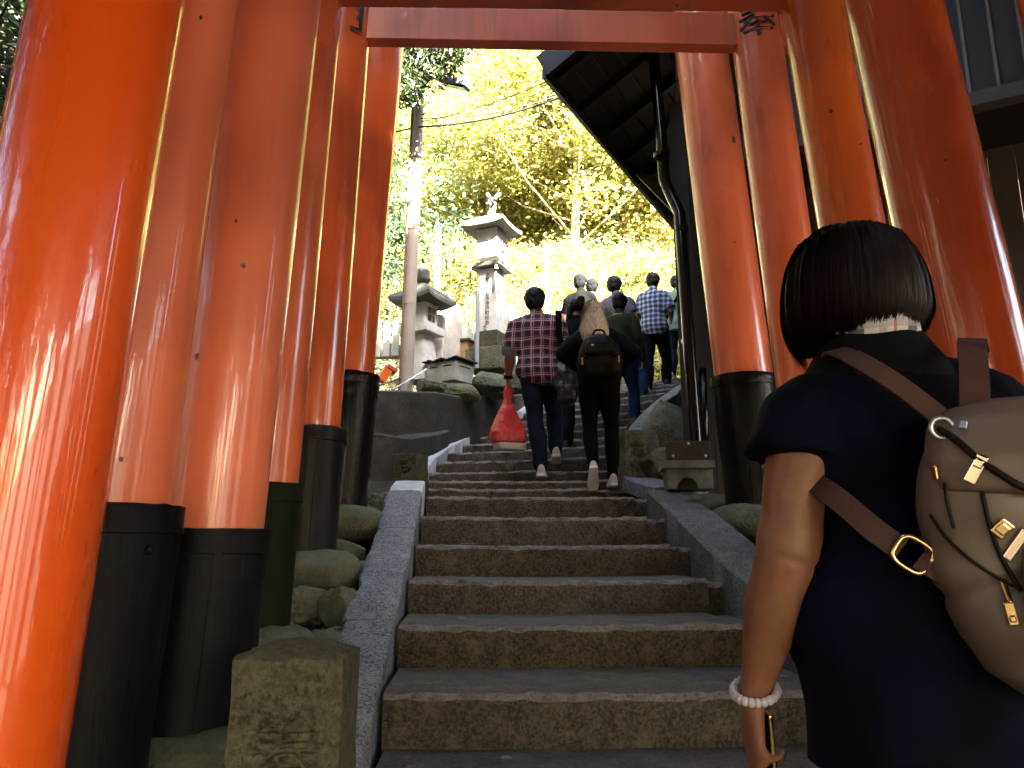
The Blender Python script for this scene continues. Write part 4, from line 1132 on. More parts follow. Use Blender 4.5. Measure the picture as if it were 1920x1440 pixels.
# blue green shaded trees left behind the short lantern
bl = [make_tree_meshes(31, 4.6, 1.7, .12, 60, 110, .11, .07, 'round', .5, .3, .5, LF_BLU, BARKD)]
protos['bluegreen'] = bl; KIND['bluegreen'] = ('leafy_tree', ['blue green shaded leafy tree behind the picket stones'])
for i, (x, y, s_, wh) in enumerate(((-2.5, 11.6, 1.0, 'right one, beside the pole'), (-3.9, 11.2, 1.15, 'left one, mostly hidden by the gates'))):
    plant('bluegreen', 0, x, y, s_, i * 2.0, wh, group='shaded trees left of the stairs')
# big evergreen whose drooping branch hangs into the opening, and the dark trees left of the gates
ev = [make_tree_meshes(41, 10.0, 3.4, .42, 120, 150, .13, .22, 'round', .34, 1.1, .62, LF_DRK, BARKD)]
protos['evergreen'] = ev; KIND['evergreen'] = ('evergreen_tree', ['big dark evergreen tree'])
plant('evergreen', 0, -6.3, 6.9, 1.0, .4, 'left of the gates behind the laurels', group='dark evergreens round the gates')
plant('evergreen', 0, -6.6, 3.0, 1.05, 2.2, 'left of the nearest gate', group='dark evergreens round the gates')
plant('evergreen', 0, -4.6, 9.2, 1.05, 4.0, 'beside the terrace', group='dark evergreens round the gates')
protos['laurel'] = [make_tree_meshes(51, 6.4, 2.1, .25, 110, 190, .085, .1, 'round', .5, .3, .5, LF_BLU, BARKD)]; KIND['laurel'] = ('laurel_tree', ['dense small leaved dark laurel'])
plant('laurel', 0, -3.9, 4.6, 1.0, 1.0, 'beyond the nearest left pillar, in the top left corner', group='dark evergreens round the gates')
for (x, y, s_, wh) in ((-3.0, -2.4, .95, 'left behind the photographer'), (-2.4, -6.0, 1.05, 'farther left behind the photographer'), (-4.6, .9, 1.0, 'left of the nearest gate'), (-.2, -8.0, 1.1, 'down the path behind the photographer')):  # added laurels, all out of view
    plant('laurel', 0, x, y, s_, x, wh, group='dark evergreens round the gates')  # unseen laurels, added low to cut sky glare on the nearest pillar
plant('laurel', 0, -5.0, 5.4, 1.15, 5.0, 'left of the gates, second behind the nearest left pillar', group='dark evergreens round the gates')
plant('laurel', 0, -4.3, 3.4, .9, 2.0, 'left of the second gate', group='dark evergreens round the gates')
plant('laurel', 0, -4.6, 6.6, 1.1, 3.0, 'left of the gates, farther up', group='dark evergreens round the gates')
hb_ = MB(); htw = MB(); rng = random.Random(77)
tk = at(640, -20, 9.0)
V = []
for i in range(70):
    u = 738 + rng.random() * 138
    vb = float(np.interp(u, [738, 758, 786, 806, 842, 878], [214, 204, 192, 150, 136, 100]))
    v = vb - rng.random() ** 1.6 * (vb - 45)
    tip = at(u, v, rng.uniform(7.3, 8.0))
    st_ = at(u - 20 - rng.random() * 50, v - rng.uniform(50, 110), 7.9)
    htw.tube([tk, st_, st_.lerp(tip, .6) + Vector((0,0,.06)), tip], [.03, .018, .009, .003], 5, cap=False)
    for j in range(62):
        c = st_.lerp(tip, rng.uniform(.45, 1.02)) + Vector((rng.gauss(0,.06), rng.gauss(0,.09), rng.gauss(0,.05)))
        V.append(leafquad(rng, c, rng.uniform(.075, .13), .3, .28, 1.2))
hb_.v = [tuple(p_) for q in V for p_ in q]; hb_.f = [(4*i, 4*i+1, 4*i+2, 4*i+3) for i in range(len(V))]; hb_.mi = [0] * len(V)
tkb = Vector((tk.x - .1, tk.y + .1, ground_h(tk.x, tk.y) - .1))
ht = empty('evergreen_tree', tkb, label='dark evergreen whose drooping leafy branches hang into the opening by the pole', cat='tree', group='dark evergreens round the gates')
htw.tube([tkb, tkb.lerp(tk, .5) + Vector((-.1, 0, 0)), tk, tk + Vector((.1,0,1.6))], [.16, .13, .09, .05], 9)
Mi = Matrix.Translation(-tkb)
obj('trunk', htw.xform(Mi), BARKD, ht, smooth=True)
obj('crown', hb_.xform(Mi), LF_DRK, ht)
# unseen trees with oversized leaves, added to keep the lower stairs in shade
protos['shade_canopy'] = [make_tree_meshes(43, 11.5, 3.3, .45, 150, 130, .26, .2, 'round', .5, .5, .7, LF_DRK, BARKD)]
KIND['shade_canopy'] = ('evergreen_tree', ['tall dense dark evergreen tree'])  # label of the added unseen shade trees
plant('shade_canopy', 0, 3.0, -.7, 1.12, .8, 'beside the lower stairs, next to the nearest right pillar', group='tall evergreens round the lower stairs')  # added unseen shade tree
for (x, y, s_, wh) in ((1.9, -3.4, 1.05, 'just behind the photographer, right of the path'), (-1.5, -4.4, 1.05, 'just behind the photographer, left of the path'), (.9, -9.0, 1.25, 'far down behind the photographer')):
    plant('shade_canopy', 0, x, y, s_, x * 2, wh, group='tall evergreens round the lower stairs')  # added unseen shade trees
for i, (x, y, s_) in enumerate(((4.6, 1.2, .95), (5.6, -1.8, 1.0), (3.6, -3.6, .95), (6.6, -5.0, 1.1), (2.0, -6.6, 1.0), (8.4, -1.2, 1.15), (4.8, -8.2, 1.2), (-1.2, -7.6, 1.1), (-3.6, -4.2, 1.0), (9.4, 3.4, 1.2), (9.0, -6.4, 1.3), (-5.0, -.6, 1.0))):  # more added unseen shade trees
    plant('shade_canopy', 0, x, y, s_, i * 1.3, ['right of the lower stairs, nearest', 'right of the stairs below the nearest gate', 'close behind the photographer on the right', 'behind the photographer, farther right', 'behind the photographer on the path', 'by the dark building corner','far behind the photographer, middle','behind the photographer, left of the path','left behind the nearest gate','behind the dark building','rightmost behind the photographer','left of the nearest gate, lower down'][i], group='tall evergreens round the lower stairs')
for i in range(16):
    x = .4 + 8.4 * (i + rt.random()) / 16; y = rt.uniform(15.2, 21)
    if abs(x - stairx(min(y, 16))) < 1.0 and y < 16.5: y = 17.5
    k = ('shrub', 'broad', 'shrub')[i % 3]
    plant(k, i % 2, x, y, rt.uniform(.7, 1.0), i * 1.7, where_of(x, y))
mb = MB(); rg = random.Random(9)
for i in range(2600):
    x, y = rg.uniform(-5.5, -1.9), rg.uniform(8.2, 14.5)
    z = ground_h(x, y); s_ = rg.uniform(.05, .16); a = rg.uniform(0, 6.28)
    d = Vector((math.cos(a), math.sin(a), 0)) * .006; l = Vector((rg.gauss(0,.05), rg.gauss(0,.05), s_))
    b = Vector((x, y, z)); mb.add([b - d, b + d, b + l], [(0,1,2)])
tag(obj('grass', mb, LF_GRN), 'short green grass on the bank under the picket stones', kind='stuff')

# ------------------------------------------------------------------ people
def evaluate_remesh(mb, voxel, smooth=4, name='m'):
    me = bpy.data.meshes.new(name); me.from_pydata(mb.v, [], mb.f)
    o = bpy.data.objects.new(name, me); COL.objects.link(o)
    m = o.modifiers.new('r', 'REMESH'); m.mode = 'VOXEL'; m.voxel_size = voxel; m.use_smooth_shade = True
    if smooth:
        s_ = o.modifiers.new('s', 'SMOOTH'); s_.iterations = smooth; s_.factor = .5
    dg = bpy.context.evaluated_depsgraph_get()
    out = bpy.data.meshes.new_from_object(o.evaluated_get(dg))
    bpy.data.objects.remove(o); bpy.data.meshes.remove(me)
    return out
def displace(me, fn):
    n = len(me.vertices)
    co = np.empty(n * 3, np.float32); no = np.empty(n * 3, np.float32)
    me.vertices.foreach_get('co', co); me.vertices.foreach_get('normal', no)
    co = co.reshape(-1, 3); no = no.reshape(-1, 3)
    d = fn(co)
    co = co + no * d[:, None]
    me.vertices.foreach_set('co', co.astype(np.float32).ravel()); me.update()
def folds(amp, sx=7, sz=16, seed=0):
    def f(co):
        x, y, z = co[:, 0], co[:, 1], co[:, 2]
        a = np.sin(z * sz + 3.1 * np.sin(x * sx + seed) + y * 4 + seed * 2) * np.sin(x * sx * 1.7 + z * 3 + seed)
        b = np.sin((x * .8 + z) * sz * 2.1 + seed * 3 + 2 * np.sin(y * 9)) * .45
        c = np.sin((z - x * 1.2) * sz * .8 + seed * 5) * .5
        return amp * (a + b + c)
    return f
def skin_mat(name, col):
    t = NT(name)
    c = t.ramp(t.noise(9, 6, .65), [(.3, tuple(k * .72 for k in col)), (.7, tuple(min(1, k * 1.15) for k in col))])
    c = t.mix(t.math('MULTIPLY', t.ramp(t.noise(45, 4, .6), [(.55, 0.0), (.72, 1.0)]), .35), c, (col[0] * .62, col[1] * .45, col[2] * .40))
    t.set(Base_Color=c, Roughness=.55, Subsurface_Weight=.10)
    t.b.inputs['Subsurface Radius'].default_value = (.02, .008, .004)
    t.bump(t.noise(220, 4, .7), .3, .002)
    return t.m
def cloth_mat(name, col, var=.2, rough=.9, weave=300):
    t = NT(name)
    c = t.ramp(t.noise(9, 5, .6), [(.3, tuple(k * (1 - var) for k in col)), (.7, tuple(min(1, k * (1 + var)) for k in col))])
    t.set(Base_Color=c, Roughness=rough)
    t.b.inputs['Specular IOR Level'].default_value = .12
    t.bump(t.noise(weave, 2, .5), .2, .002)
    return t.m
def plaid_mat(name, base, bands, px, pz):
    """checked cloth: bands = [(centre, width, colour, strength)] within one repeat, woven both ways"""
    t = NT(name)
    sep = t.n.new('ShaderNodeSeparateXYZ'); t.l.new(t.tc.outputs['Object'], sep.inputs[0])
    nx_ = t.math('MULTIPLY', t.noise(5, 3, .5), .05)
    fx_ = t.math('FRACT', t.math('ADD', t.math('MULTIPLY', t.math('ADD', sep.outputs[0], nx_), 1 / px), 50))
    fz_ = t.math('FRACT', t.math('ADD', t.math('MULTIPLY', t.math('ADD', sep.outputs[2], nx_), 1 / pz), 50))
    c = None
    col = base
    for (ctr, wd, cc, st) in bands:
        for f in (fx_, fz_):
            m = t.math('LESS_THAN', t.math('ABSOLUTE', t.math('SUBTRACT', f, ctr)), wd / 2)
            col = t.mix(t.math('MULTIPLY', m, st), col, cc)
    t.set(Base_Color=col, Roughness=.9)
    t.bump(t.noise(300, 2, .5), .2, .002)
    return t.m
def hair_mat(name, a, b, rough=.35):
    t = NT(name)
    f = t.noise(9, 6, .65, t.co((16,16,1.0)))
    t.set(Base_Color=t.ramp(f, [(.35, a), (.68, b)]), Roughness=rough)
    t.b.inputs['Specular IOR Level'].default_value = .25
    t.bump(f, .35, .002)
    return t.m
SK_A = skin_mat('skin_warm', (.25,.12,.075)); SK_B = skin_mat('skin_light', (.30,.17,.12)); SK_T = skin_mat('skin_tan', (.205,.085,.045))
H_BLACK = hair_mat('hair_black', (.0010,.0009,.0010), (.0028,.0025,.0025), .6); H_GREY = hair_mat('hair_grey', (.003,.0033,.004), (.014,.016,.019), .7)
H_BROWN = hair_mat('hair_dark_plum', (.0022,.0011,.0014), (.0170,.0078,.0092), .5); H_BLOND = hair_mat('hair_blond', (.30,.20,.10), (.80,.66,.44), .5)
H_GREY.node_tree.nodes['Principled BSDF'].inputs['Specular IOR Level'].default_value = .04
DENIM = cloth_mat('denim_dark', (.006,.010,.020), .6, .9, 200); DENIM_L = cloth_mat('denim_blue', (.014,.032,.09), .4); BLACKCLOTH = cloth_mat('black_cloth', (.0014,.0014,.0018), .3)
LEGGING = cloth_mat('black_leggings', (.0008,.0008,.0009), .2, .9); NAVY = cloth_mat('navy_cloth', (.008,.010,.026), .35); OLIVE = cloth_mat('olive_cloth', (.034,.036,.018), .25)
MINT = cloth_mat('mint_cloth', (.12,.17,.13), .15); MAUVE = cloth_mat('mauve_cloth', (.11,.092,.11), .12); PINKW = cloth_mat('pale_pink_cloth', (.62,.52,.56), .1); GREYC = cloth_mat('grey_cloth', (.16,.16,.17), .2)
SHOE_W = cloth_mat('white_shoe', (.42,.35,.32), .1, .7); SOLE = plain('white_sole', (.60,.58,.54), .6); SHOE_D = cloth_mat('dark_shoe', (.02,.02,.022), .2, .6); SOLE_D = plain('dark_sole', (.03,.028,.025), .8)
PLAID_R = plaid_mat('red_check_cloth', (.15,.012,.018), [(.22,.32,(.006,.004,.016),.82),(.60,.11,(.42,.34,.36),.75),(.82,.07,(.42,.34,.36),.55),(.97,.09,(.01,.005,.012),.5)], .085, .085)
PLAID_B = plaid_mat('blue_check_cloth', (.30,.32,.38), [(.25,.50,(.006,.014,.06),.80),(.75,.10,(.36,.38,.42),.6)], .068, .068)
NYLON_OL = cloth_mat('olive_nylon', (.0065,.006,.0035), .25, .55)

def limb(mb, a, b, ra, rb, mid=None, n=14):
    a, b = Vector(a), Vector(b)
    if mid is None: mb.tube([a, a.lerp(b, .33), a.lerp(b, .66), b], [ra, ra + (rb - ra) * .33, ra + (rb - ra) * .66, rb], n, 'round')
    else: mb.tube([a, a.lerp(b, .18), a.lerp(b, .38), a.lerp(b, .62), a.lerp(b, .85), b], [ra, ra + (mid - ra) * .6, mid, mid + (rb - mid) * .45, rb + (mid - rb) * .12, rb], n, 'round')
TORSO = [(.80,.10,.085),(.86,.155,.115),(.93,.165,.125),(1.00,.150,.112),(1.08,.140,.102),(1.18,.155,.108),(1.28,.168,.112),(1.35,.160,.100),(1.395,.125,.084),(1.425,.092,.070),(1.45,.066,.060)]
def torso_rings(J, ease=0.0, z0=None, z1=None, width=1.0, extra=None):
    pel, nk = Vector(J['pelvis']), Vector(J['neck'])
    out = []
    src = TORSO if extra is None else extra
    for (z, a, b) in src:
        if z0 is not None and z < z0 - .001: continue
        if z1 is not None and z > z1 + .001: continue
        t = (z - .93) / (1.44 - .93)
        c = pel.lerp(nk, t)
        out.append((c.x, c.y, c.z, a * width + ease, b * (width * .5 + .5) + ease))
    return out
def hand(mb, wr, d, pn, th, s=1.0, curl=.6, fr=.0085):
    """wr wrist, d direction of the fingers, pn direction the palm faces, th thumb side"""
    wr, d, pn, th = Vector(wr), Vector(d).normalized(), Vector(pn).normalized(), Vector(th).normalized()
    M = Matrix((th, d, pn)).transposed()
    P = lambda x, y, z: wr + M @ Vector((x * s, y * s, z * s))
    mb.tube([P(0,-.01,0), P(.003,.02,0), P(.004,.055,.002), P(.002,.088,.004)], [(.026*s,.020*s),(.034*s,.018*s),(.040*s,.016*s),(.038*s,.013*s)], 12, 'round', ref=th)
    for i, (x, l, o) in enumerate(((.029,.070,.086),(.010,.078,.090),(-.010,.072,.087),(-.028,.058,.080))):
        q = [P(x, o - .01, .003)]; ang = 0; L = [l * .45, l * .32, l * .25]; cur = Vector((x, o - .01, .003))
        for k in range(3):
            ang += curl * (.75 if k == 0 else .95) * (1 + .08 * i)
            cur = cur + Vector((.0, math.cos(ang) * L[k], math.sin(ang) * L[k])); q.append(P(*cur))
        mb.tube(q, [fr*s*1.08, fr*s, fr*s*.95, fr*s*.85], 8, 'round')
    q = [P(.022,.012,.006), P(.048,.040,.016), P(.054,.066,.026), P(.048,.088,.036)]
    mb.tube(q, [.013*s,.0115*s,.010*s,.009*s], 8, 'round')
def shoe_parts(parent, ank, fwd, pitch, sm, so, s=1.0):
    M = Matrix.Rotation(math.atan2(-fwd[0], fwd[1]), 4, 'Z') @ Matrix.Rotation(-pitch, 4, 'X')
    rings = []
    mb = MB(); V = []
    prof = [(-.075,.020,.045),(-.068,.032,.075),(-.03,.036,.088),(.02,.038,.082),(.07,.043,.060),(.12,.046,.048),(.165,.040,.040),(.19,.022,.030)]
    n = 14
    for (y, wd, h) in prof:
        for k in range(n):
            a = math.pi * k / (n - 1)
            V.append(Vector((math.cos(a) * wd, y, .022 + abs(math.sin(a)) ** .8 * (h))))
    Fc = [(i*n+k, i*n+k+1, (i+1)*n+k+1, (i+1)*n+k) for i in range(len(prof)-1) for k in range(n-1)]
    Fc += [(i*n+n-1, i*n, (i+1)*n, (i+1)*n+n-1) for i in range(len(prof)-1)] + [tuple(range(n-1,-1,-1)), tuple((len(prof)-1)*n+k for k in range(n))]
    mb.add(V, Fc)
    T_ = Matrix.Translation(Vector(ank)) @ M @ Matrix.Translation(Vector((0, 0, -.088 * s))) @ Matrix.Scale(s, 4)
    o = obj('shoe', mb.xform(T_), sm, parent, smooth=True, angle=70)
    sb = MB()
    top = [(math.copysign(1, 1) * w, y) for (y, w, h) in prof]
    outl = [(w * 1.07, y) for (y, w, h) in prof] + [(-w * 1.07, y) for (y, w, h) in reversed(prof)]
    m = len(outl)
    V = [Vector((x, y, 0)) for x, y in outl] + [Vector((x, y, .026)) for x, y in outl]
    sb.add(V, [tuple(range(m-1,-1,-1)), tuple(range(m, 2*m))] + [(i, (i+1)%m, (i+1)%m+m, i+m) for i in range(m)])
    obj('sole', sb.xform(T_), so, o)
    return o
BASEJ = dict(pelvis=(0,0,.93), neck=(0,-.01,1.44), head=(0,.03,1.585), shL=(-.175,-.01,1.375), shR=(.175,-.01,1.375), elL=(-.215,-.03,1.10), elR=(.215,-.03,1.10), wrL=(-.225,.05,.86), wrR=(.225,.05,.86),
             hpL=(-.088,0,.90), hpR=(.088,0,.90), knL=(-.10,.02,.49), knR=(.10,.02,.49), anL=(-.10,-.02,.085), anR=(.10,-.02,.085))
def person(label, loc, rz, H, J=None, skin=SK_A, hair=('short', H_BLACK), shirt=None, sleeve=1.0, shirt_z=.84, trousers=DENIM, trouser_end=1.0, shoes=(SHOE_D, SOLE_D), voxel=.011, width=1.0, seed=0,
           footp=(0,0), curl=.7, group='people climbing the stairs', hips=1.0, leg_r=1.0, ease=.018, shirt_top=1.43, name='person', shape=None, legs=True, flare=0.0, arm=1.0):
    J_ = dict(BASEJ); J_.update(J or {}); J = {k: Vector(v) for k, v in J_.items() if not isinstance(v, (int, float))}
    s_ = H / 1.70
    root = empty(name, loc, rz, label=label, cat='person', group=group)
    SC = Matrix.Scale(s_, 4)
    # ---- body: one continuous mesh
    b = MB()
    b.loft(torso_rings(J, width=width, extra=shape), 22, 2.3)
    limb(b, J['neck'] - Vector((0,0,.05)), J['neck'].lerp(J['head'], .75), .058 * (.5 + width * .5), .052)
    hd = J['head']; hM = Matrix.Identity(3)
    b.ell(hd + Vector((0,.0,.02)), (.075,.094,.098), 18, 12)
    b.ell(hd + Vector((0,.035,-.045)), (.056,.062,.070), 14, 10)
    b.tube([hd + Vector((0,.088,.012)), hd + Vector((0,.112,-.022))], [.009,.015], 8, 'round')
    b.tube([hd + Vector((-.022,.090,-.060)), hd + Vector((.022,.090,-.060))], [.009,.009], 8, 'round')
    b.tube([hd + Vector((-.05,.083,.03)), hd + Vector((.05,.083,.03))], [.010,.010], 8, 'round')
    for sg in (-1, 1): b.tube([hd + Vector((sg*.074,-.002,-.028)), hd + Vector((sg*.083,-.010,.0)), hd + Vector((sg*.078,-.004,.022))], [.010,.014,.010], 8, 'round')
    for S in 'LR': J['sh'+S] = J['sh'+S] + Vector((.012 if S == 'L' else -.012, 0, -.022))
    for S in 'LR':
        sg = -1 if S == 'L' else 1
        sh, el, wr = J['sh'+S], J['el'+S], J['wr'+S]
        limb(b, sh, el, .056 * width * arm, .043 * width * arm, .052 * width * arm); limb(b, el, wr, .042 * width * arm, .027 * (.6 + .4 * width), .043 * width * arm)
        b.ell(sh + Vector((-sg*.02,0,.0)), (.062,.058,.062), 12, 8)
        d = (wr - el).normalized()
        hdv = J.get('hd'+S, d); pn = J.get('pn'+S, Vector((-sg, .1, 0))); th = J.get('th'+S, None)
        hdv = Vector(hdv).normalized(); pn = Vector(pn); pn = (pn - hdv * pn.dot(hdv)).normalized()
        thv = hdv.cross(pn)
        if th is None: th = Vector((0,1,.2))
        if thv.dot(Vector(th)) < 0: thv = -thv
        hand(b, wr + hdv * .015, hdv, pn, thv, 1.0, J_.get('curl'+S, curl))
        hp, kn, an = J['hp'+S], J['kn'+S], J['an'+S]
        limb(b, hp, kn, .085 * hips, .055 * leg_r, .080 * leg_r); limb(b, kn, an, .053 * leg_r, .037, .058 * leg_r)
        b.tube([an + Vector((0,-.03,-.04)), an + Vector((0,.05,-.05)), an + Vector((0,.12,-.06))], [.032,.032,.022], 10, 'round')
    me = evaluate_remesh(b, voxel, 3, 'body'); me.transform(SC); me.materials.clear(); me.materials.append(skin)
    body = link('body', me, root)
    for sg in (-1, 1):
        obj('eye', MB().ell((hd + Vector((sg*.031,.084,.008))) * s_, (.011,.009,.009), 8, 6), INK, body, smooth=True)
    # ---- trousers
    if trousers is not None and legs:
        t = MB()
        rings = [r for r in torso_rings(J, .012, .80, 1.02, width * (.6 + .4 * hips), extra=shape)]
        t.loft(rings, 22, 2.3)
        for S in 'LR':
            hp, kn, an = J['hp'+S], J['kn'+S], J['an'+S]
            tight = trousers is LEGGING
            e_ = .008 if tight else .018
            limb(t, hp, kn, .088 * hips + e_ * .6, .056 * leg_r + e_, .083 * leg_r + e_)
            en = kn.lerp(an, trouser_end)
            limb(t, kn, en, .055 * leg_r + e_, (.040 if tight else .052) * leg_r + e_ * .8, (.060 if tight else .060) * leg_r + e_)
        me = evaluate_remesh(t, voxel, 4, 'trousers'); displace(me, folds(.0025 if trousers is LEGGING else .0055, 9, 17, seed)); me.transform(SC)
        me.materials.clear(); me.materials.append(trousers); link('trousers', me, root)
    # ---- shirt / jacket
    if shirt is not None:
        t = MB()
        rr = torso_rings(J, ease, None, shirt_top, width, extra=shape)
        pel, nk = J['pelvis'], J['neck']
        if shirt_z < .80:
            r0 = rr[1]; rr = [(r0[0], r0[1], shirt_z, r0[3] * 1.02, r0[4] * 1.05)] + rr[1:]
        else: rr = [r for r in rr if r[2] >= shirt_z - .03]
        r0 = rr[0]; 
        rr = [(r0[0], r0[1], shirt_z, r0[3] * 1.0, r0[4] * 1.0)] + [r for r in rr if r[2] > shirt_z + .01]
        rr = [(x, y, z, a + (.018 if z < 1.0 and shirt_z < .8 else 0), b_ + (.022 if z < 1.0 and shirt_z < .8 else 0)) for (x, y, z, a, b_) in rr]
        t.loft(rr, 24, 2.3)
        t.tube([J['neck'] + Vector((0,0,-.05)), J['neck'] + Vector((0,.0,.025))], [.085 * (.6 + .4 * width), .066], 14, 'round')
        for S in 'LR':
            sg = -1 if S == 'L' else 1
            sh, el, wr = J['sh'+S], J['el'+S], J['wr'+S]
            e_ = ease * .9
            if sleeve <= 1: 
                en = sh.lerp(el, sleeve * 1.0)
                r0_, r1_ = .056 * width + e_ * .8, .050 * width + e_ * 1.1 + flare
                dd_ = (en - sh).normalized()
                t.tube([sh - dd_ * .03, sh, sh.lerp(en, .5), en, en + dd_ * .012], [r0_ * .7, r0_, (r0_ + r1_) / 2, r1_, r1_ * 1.01], 18, True)
            else:
                limb(t, sh, el, .060 * width + e_, .047 * width + e_)
                en = el.lerp(wr, sleeve - 1); limb(t, el, en, .046 * width + e_, .036 * width + e_ * 1.0)
            t.ell(sh + Vector((-sg*.030,0,.0)), (.072 + e_,.064 + e_,.066 + e_*.75), 12, 8)
            t.tube([J['neck'] + Vector((sg*.03,0,-.035)), sh + Vector((-sg*.03,0,.012))], [.050 + e_*.8, .056 + e_*.8], 12, 'round')
        me = evaluate_remesh(t, voxel, 4, 'shirt'); displace(me, folds(.0085 if voxel > .008 else .0065, 8, 15, seed + 3)); me.transform(SC)
        me.materials.clear(); me.materials.append(shirt); link('shirt', me, root)
    # ---- shoes
    if legs:
        for i, S in enumerate('LR'):
            fw = J_.get('ft'+S, (0, 1, 0)); shoe_parts(root, Vector(J['an'+S]) * s_, fw, footp[i], shoes[0], shoes[1], s_ * 1.02)
    # ---- hair
    kind, hm = hair
    h = MB(); h.__init__()
    rng = random.Random(seed + 5)
    if kind == 'short':
        h.ell(hd + Vector((0,-.012,.045)), (.098,.112,.098), 18, 12)
        h.ell(hd + Vector((0,-.045,-.005)), (.090,.074,.088), 16, 10)
        me = evaluate_remesh(h, .010, 2, 'hair')
        displace(me, lambda co: .004 * np.sin(co[:,0] * 90 + co[:,2] * 61 + seed) * np.sin(co[:,1] * 80 + seed + co[:,2] * 40) + .0025 * np.sin(co[:,0] * 190 + co[:,1] * 150 + co[:,2] * 120))
    elif kind == 'tail':
        h.ell(hd + Vector((0,-.010,.035)), (.086,.104,.098), 18, 12)
        h.tube([hd + Vector((.06,-.10,.08)), hd + Vector((.085,-.14,.07)), hd + Vector((.10,-.15,.0))], [.035,.05,.03], 10, 'round')
        h.tube([hd + Vector((-.06,-.05,.0)), hd + Vector((-.07,-.06,-.08)), hd + Vector((-.085,-.05,-.17))], [.045,.035,.02], 10, 'round')
        me = evaluate_remesh(h, .010, 3, 'hair')
    else:
        me = None
    if me is not None:
        me.transform(SC); me.materials.clear(); me.materials.append(hm); link('hair', me, root)
    return root, J, s_
def strands(root_o, fn, n, w0, mat, seed, segs=5):
    """fine hair ribbons: fn(i, rng) -> list of points"""
    rng = random.Random(seed); mb = MB()
    for i in range(n):
        pts = fn(i, rng)
        for k in range(len(pts) - 1):
            a, b = pts[k], pts[k+1]
            out = Vector((a.x, a.y, 0)); out = out.normalized() if out.length > 0 else Vector((0,1,0))
            sd_ = (b - a).cross(out); sd_ = sd_.normalized() if sd_.length > 1e-6 else Vector((1,0,0))
            t0, t1 = k / (len(pts)-1), (k+1) / (len(pts)-1)
            wa, wb = w0 * (1 - .8 * t0 ** 2), w0 * (1 - .8 * t1 ** 2)
            if k == 0: mb.v += [tuple(a - sd_*wa), tuple(a + sd_*wa)]
            mb.v += [tuple(b - sd_*wb), tuple(b + sd_*wb)]
            m = len(mb.v); mb.f.append((m-4, m-3, m-1, m-2)); mb.mi.append(0)
    return mb

def ribbon(mb, pts, nrm, wd, th):
    """strap with rectangular section; nrm = outward normals per point (or one)"""
    pts = [Vector(p_) for p_ in pts]; n = len(pts); V = []
    for i, p_ in enumerate(pts):
        t = (pts[min(i+1,n-1)] - pts[max(i-1,0)]).normalized()
        N_ = Vector(nrm[i]) if isinstance(nrm[0], (tuple, list, Vector)) else Vector(nrm)
        N_ = (N_ - t * N_.dot(t)).normalized(); S_ = t.cross(N_)
        for (a, b) in ((-1,0),(1,0),(1,1),(-1,1)): V.append(p_ + S_ * a * wd/2 + N_ * b * th)
    Fc = [(i*4+k, i*4+(k+1)%4, (i+1)*4+(k+1)%4, (i+1)*4+k) for i in range(n-1) for k in range(4)] + [(3,2,1,0), tuple((n-1)*4+k for k in range(4))]
    return mb.add(V, Fc)
def spline(pts, m=6):
    P = [Vector(p_) for p_ in pts]; out = []
    for i in range(len(P) - 1):
        p0, p1, p2, p3 = P[max(i-1,0)], P[i], P[i+1], P[min(i+2,len(P)-1)]
        for k in range(m):
            t = k / m
            out.append(.5 * ((2*p1) + (p2-p0)*t + (2*p0-5*p1+4*p2-p3)*t*t + (3*p1-p0-3*p2+p3)*t**3))
    return out + [P[-1]]

def hair_profile(rings, z):
    zs = [r[0] for r in rings]; 
    return (float(np.interp(z, zs[::-1], [r[1] for r in rings][::-1])), float(np.interp(z, zs[::-1], [r[2] for r in rings][::-1])), float(np.interp(z, zs[::-1], [r[3] for r in rings][::-1])))
def hair_style(root, hd, s_, rings, bottom, mat, nstr, w0, seed, name='hair', face=True, wave=.0):
    """rings [(z, half width, half depth, y offset)] from the crown down; bottom(theta) = z at which the hair ends (theta=0 right, 90 front)"""
    n = 48; mb = MB(); V = []; N = 14; rng = random.Random(seed)
    ztop = rings[0][0]
    def pt(th, t, off=0.0):
        zb = bottom(th); z = ztop + (zb - ztop) * t
        a, b, y0 = hair_profile(rings, z)
        rg = 1 + .007 * math.sin(th * 23 + seed) + .005 * math.sin(th * 57 + 2)
        return Vector((hd.x + math.cos(th) * (a * rg + off), hd.y + y0 + math.sin(th) * (b * rg + off), z)) * s_
    for i in range(N + 1):
        for k in range(n): V.append(pt(2*math.pi*k/n, (i / N) ** 1.0))
    Fc = [(i*n+k, (i+1)*n+k, (i+1)*n+(k+1)%n, i*n+(k+1)%n) for i in range(N) for k in range(n)] + [tuple(range(n))]
    # inner skin so that the hair has thickness
    o = len(V)
    for k in range(n):
        q = pt(2*math.pi*k/n, 1); c = Vector((hd.x * s_, hd.y * s_, q.z)); V.append(c + (q - c) * .72)
    Fc += [(N*n+k, o+k, o+(k+1)%n, N*n+(k+1)%n) for k in range(n)] + [tuple(o+k for k in range(n-1,-1,-1))]
    mb.add(V, Fc)
    h = obj(name, mb, mat, root, smooth=True)
    def fn(i, r):
        th = r.uniform(0, 6.283); t0 = r.uniform(0, .55) ** 1.3; t1 = 1 + r.gauss(.05, .05); out = r.uniform(.001, .008); dth = r.gauss(0, .06)
        return [pt(th + dth * k / 7 + wave * math.sin(k * 1.1 + i), t0 + (t1 - t0) * k / 7, out * (1 + (k / 7) * .4) - (.006 if k == 7 else 0)) for k in range(8)]
    sm = strands(None, fn, nstr, w0 * s_, mat, seed + 1)
    so = obj('hair_strands', sm, mat, h, smooth=True)
    return h

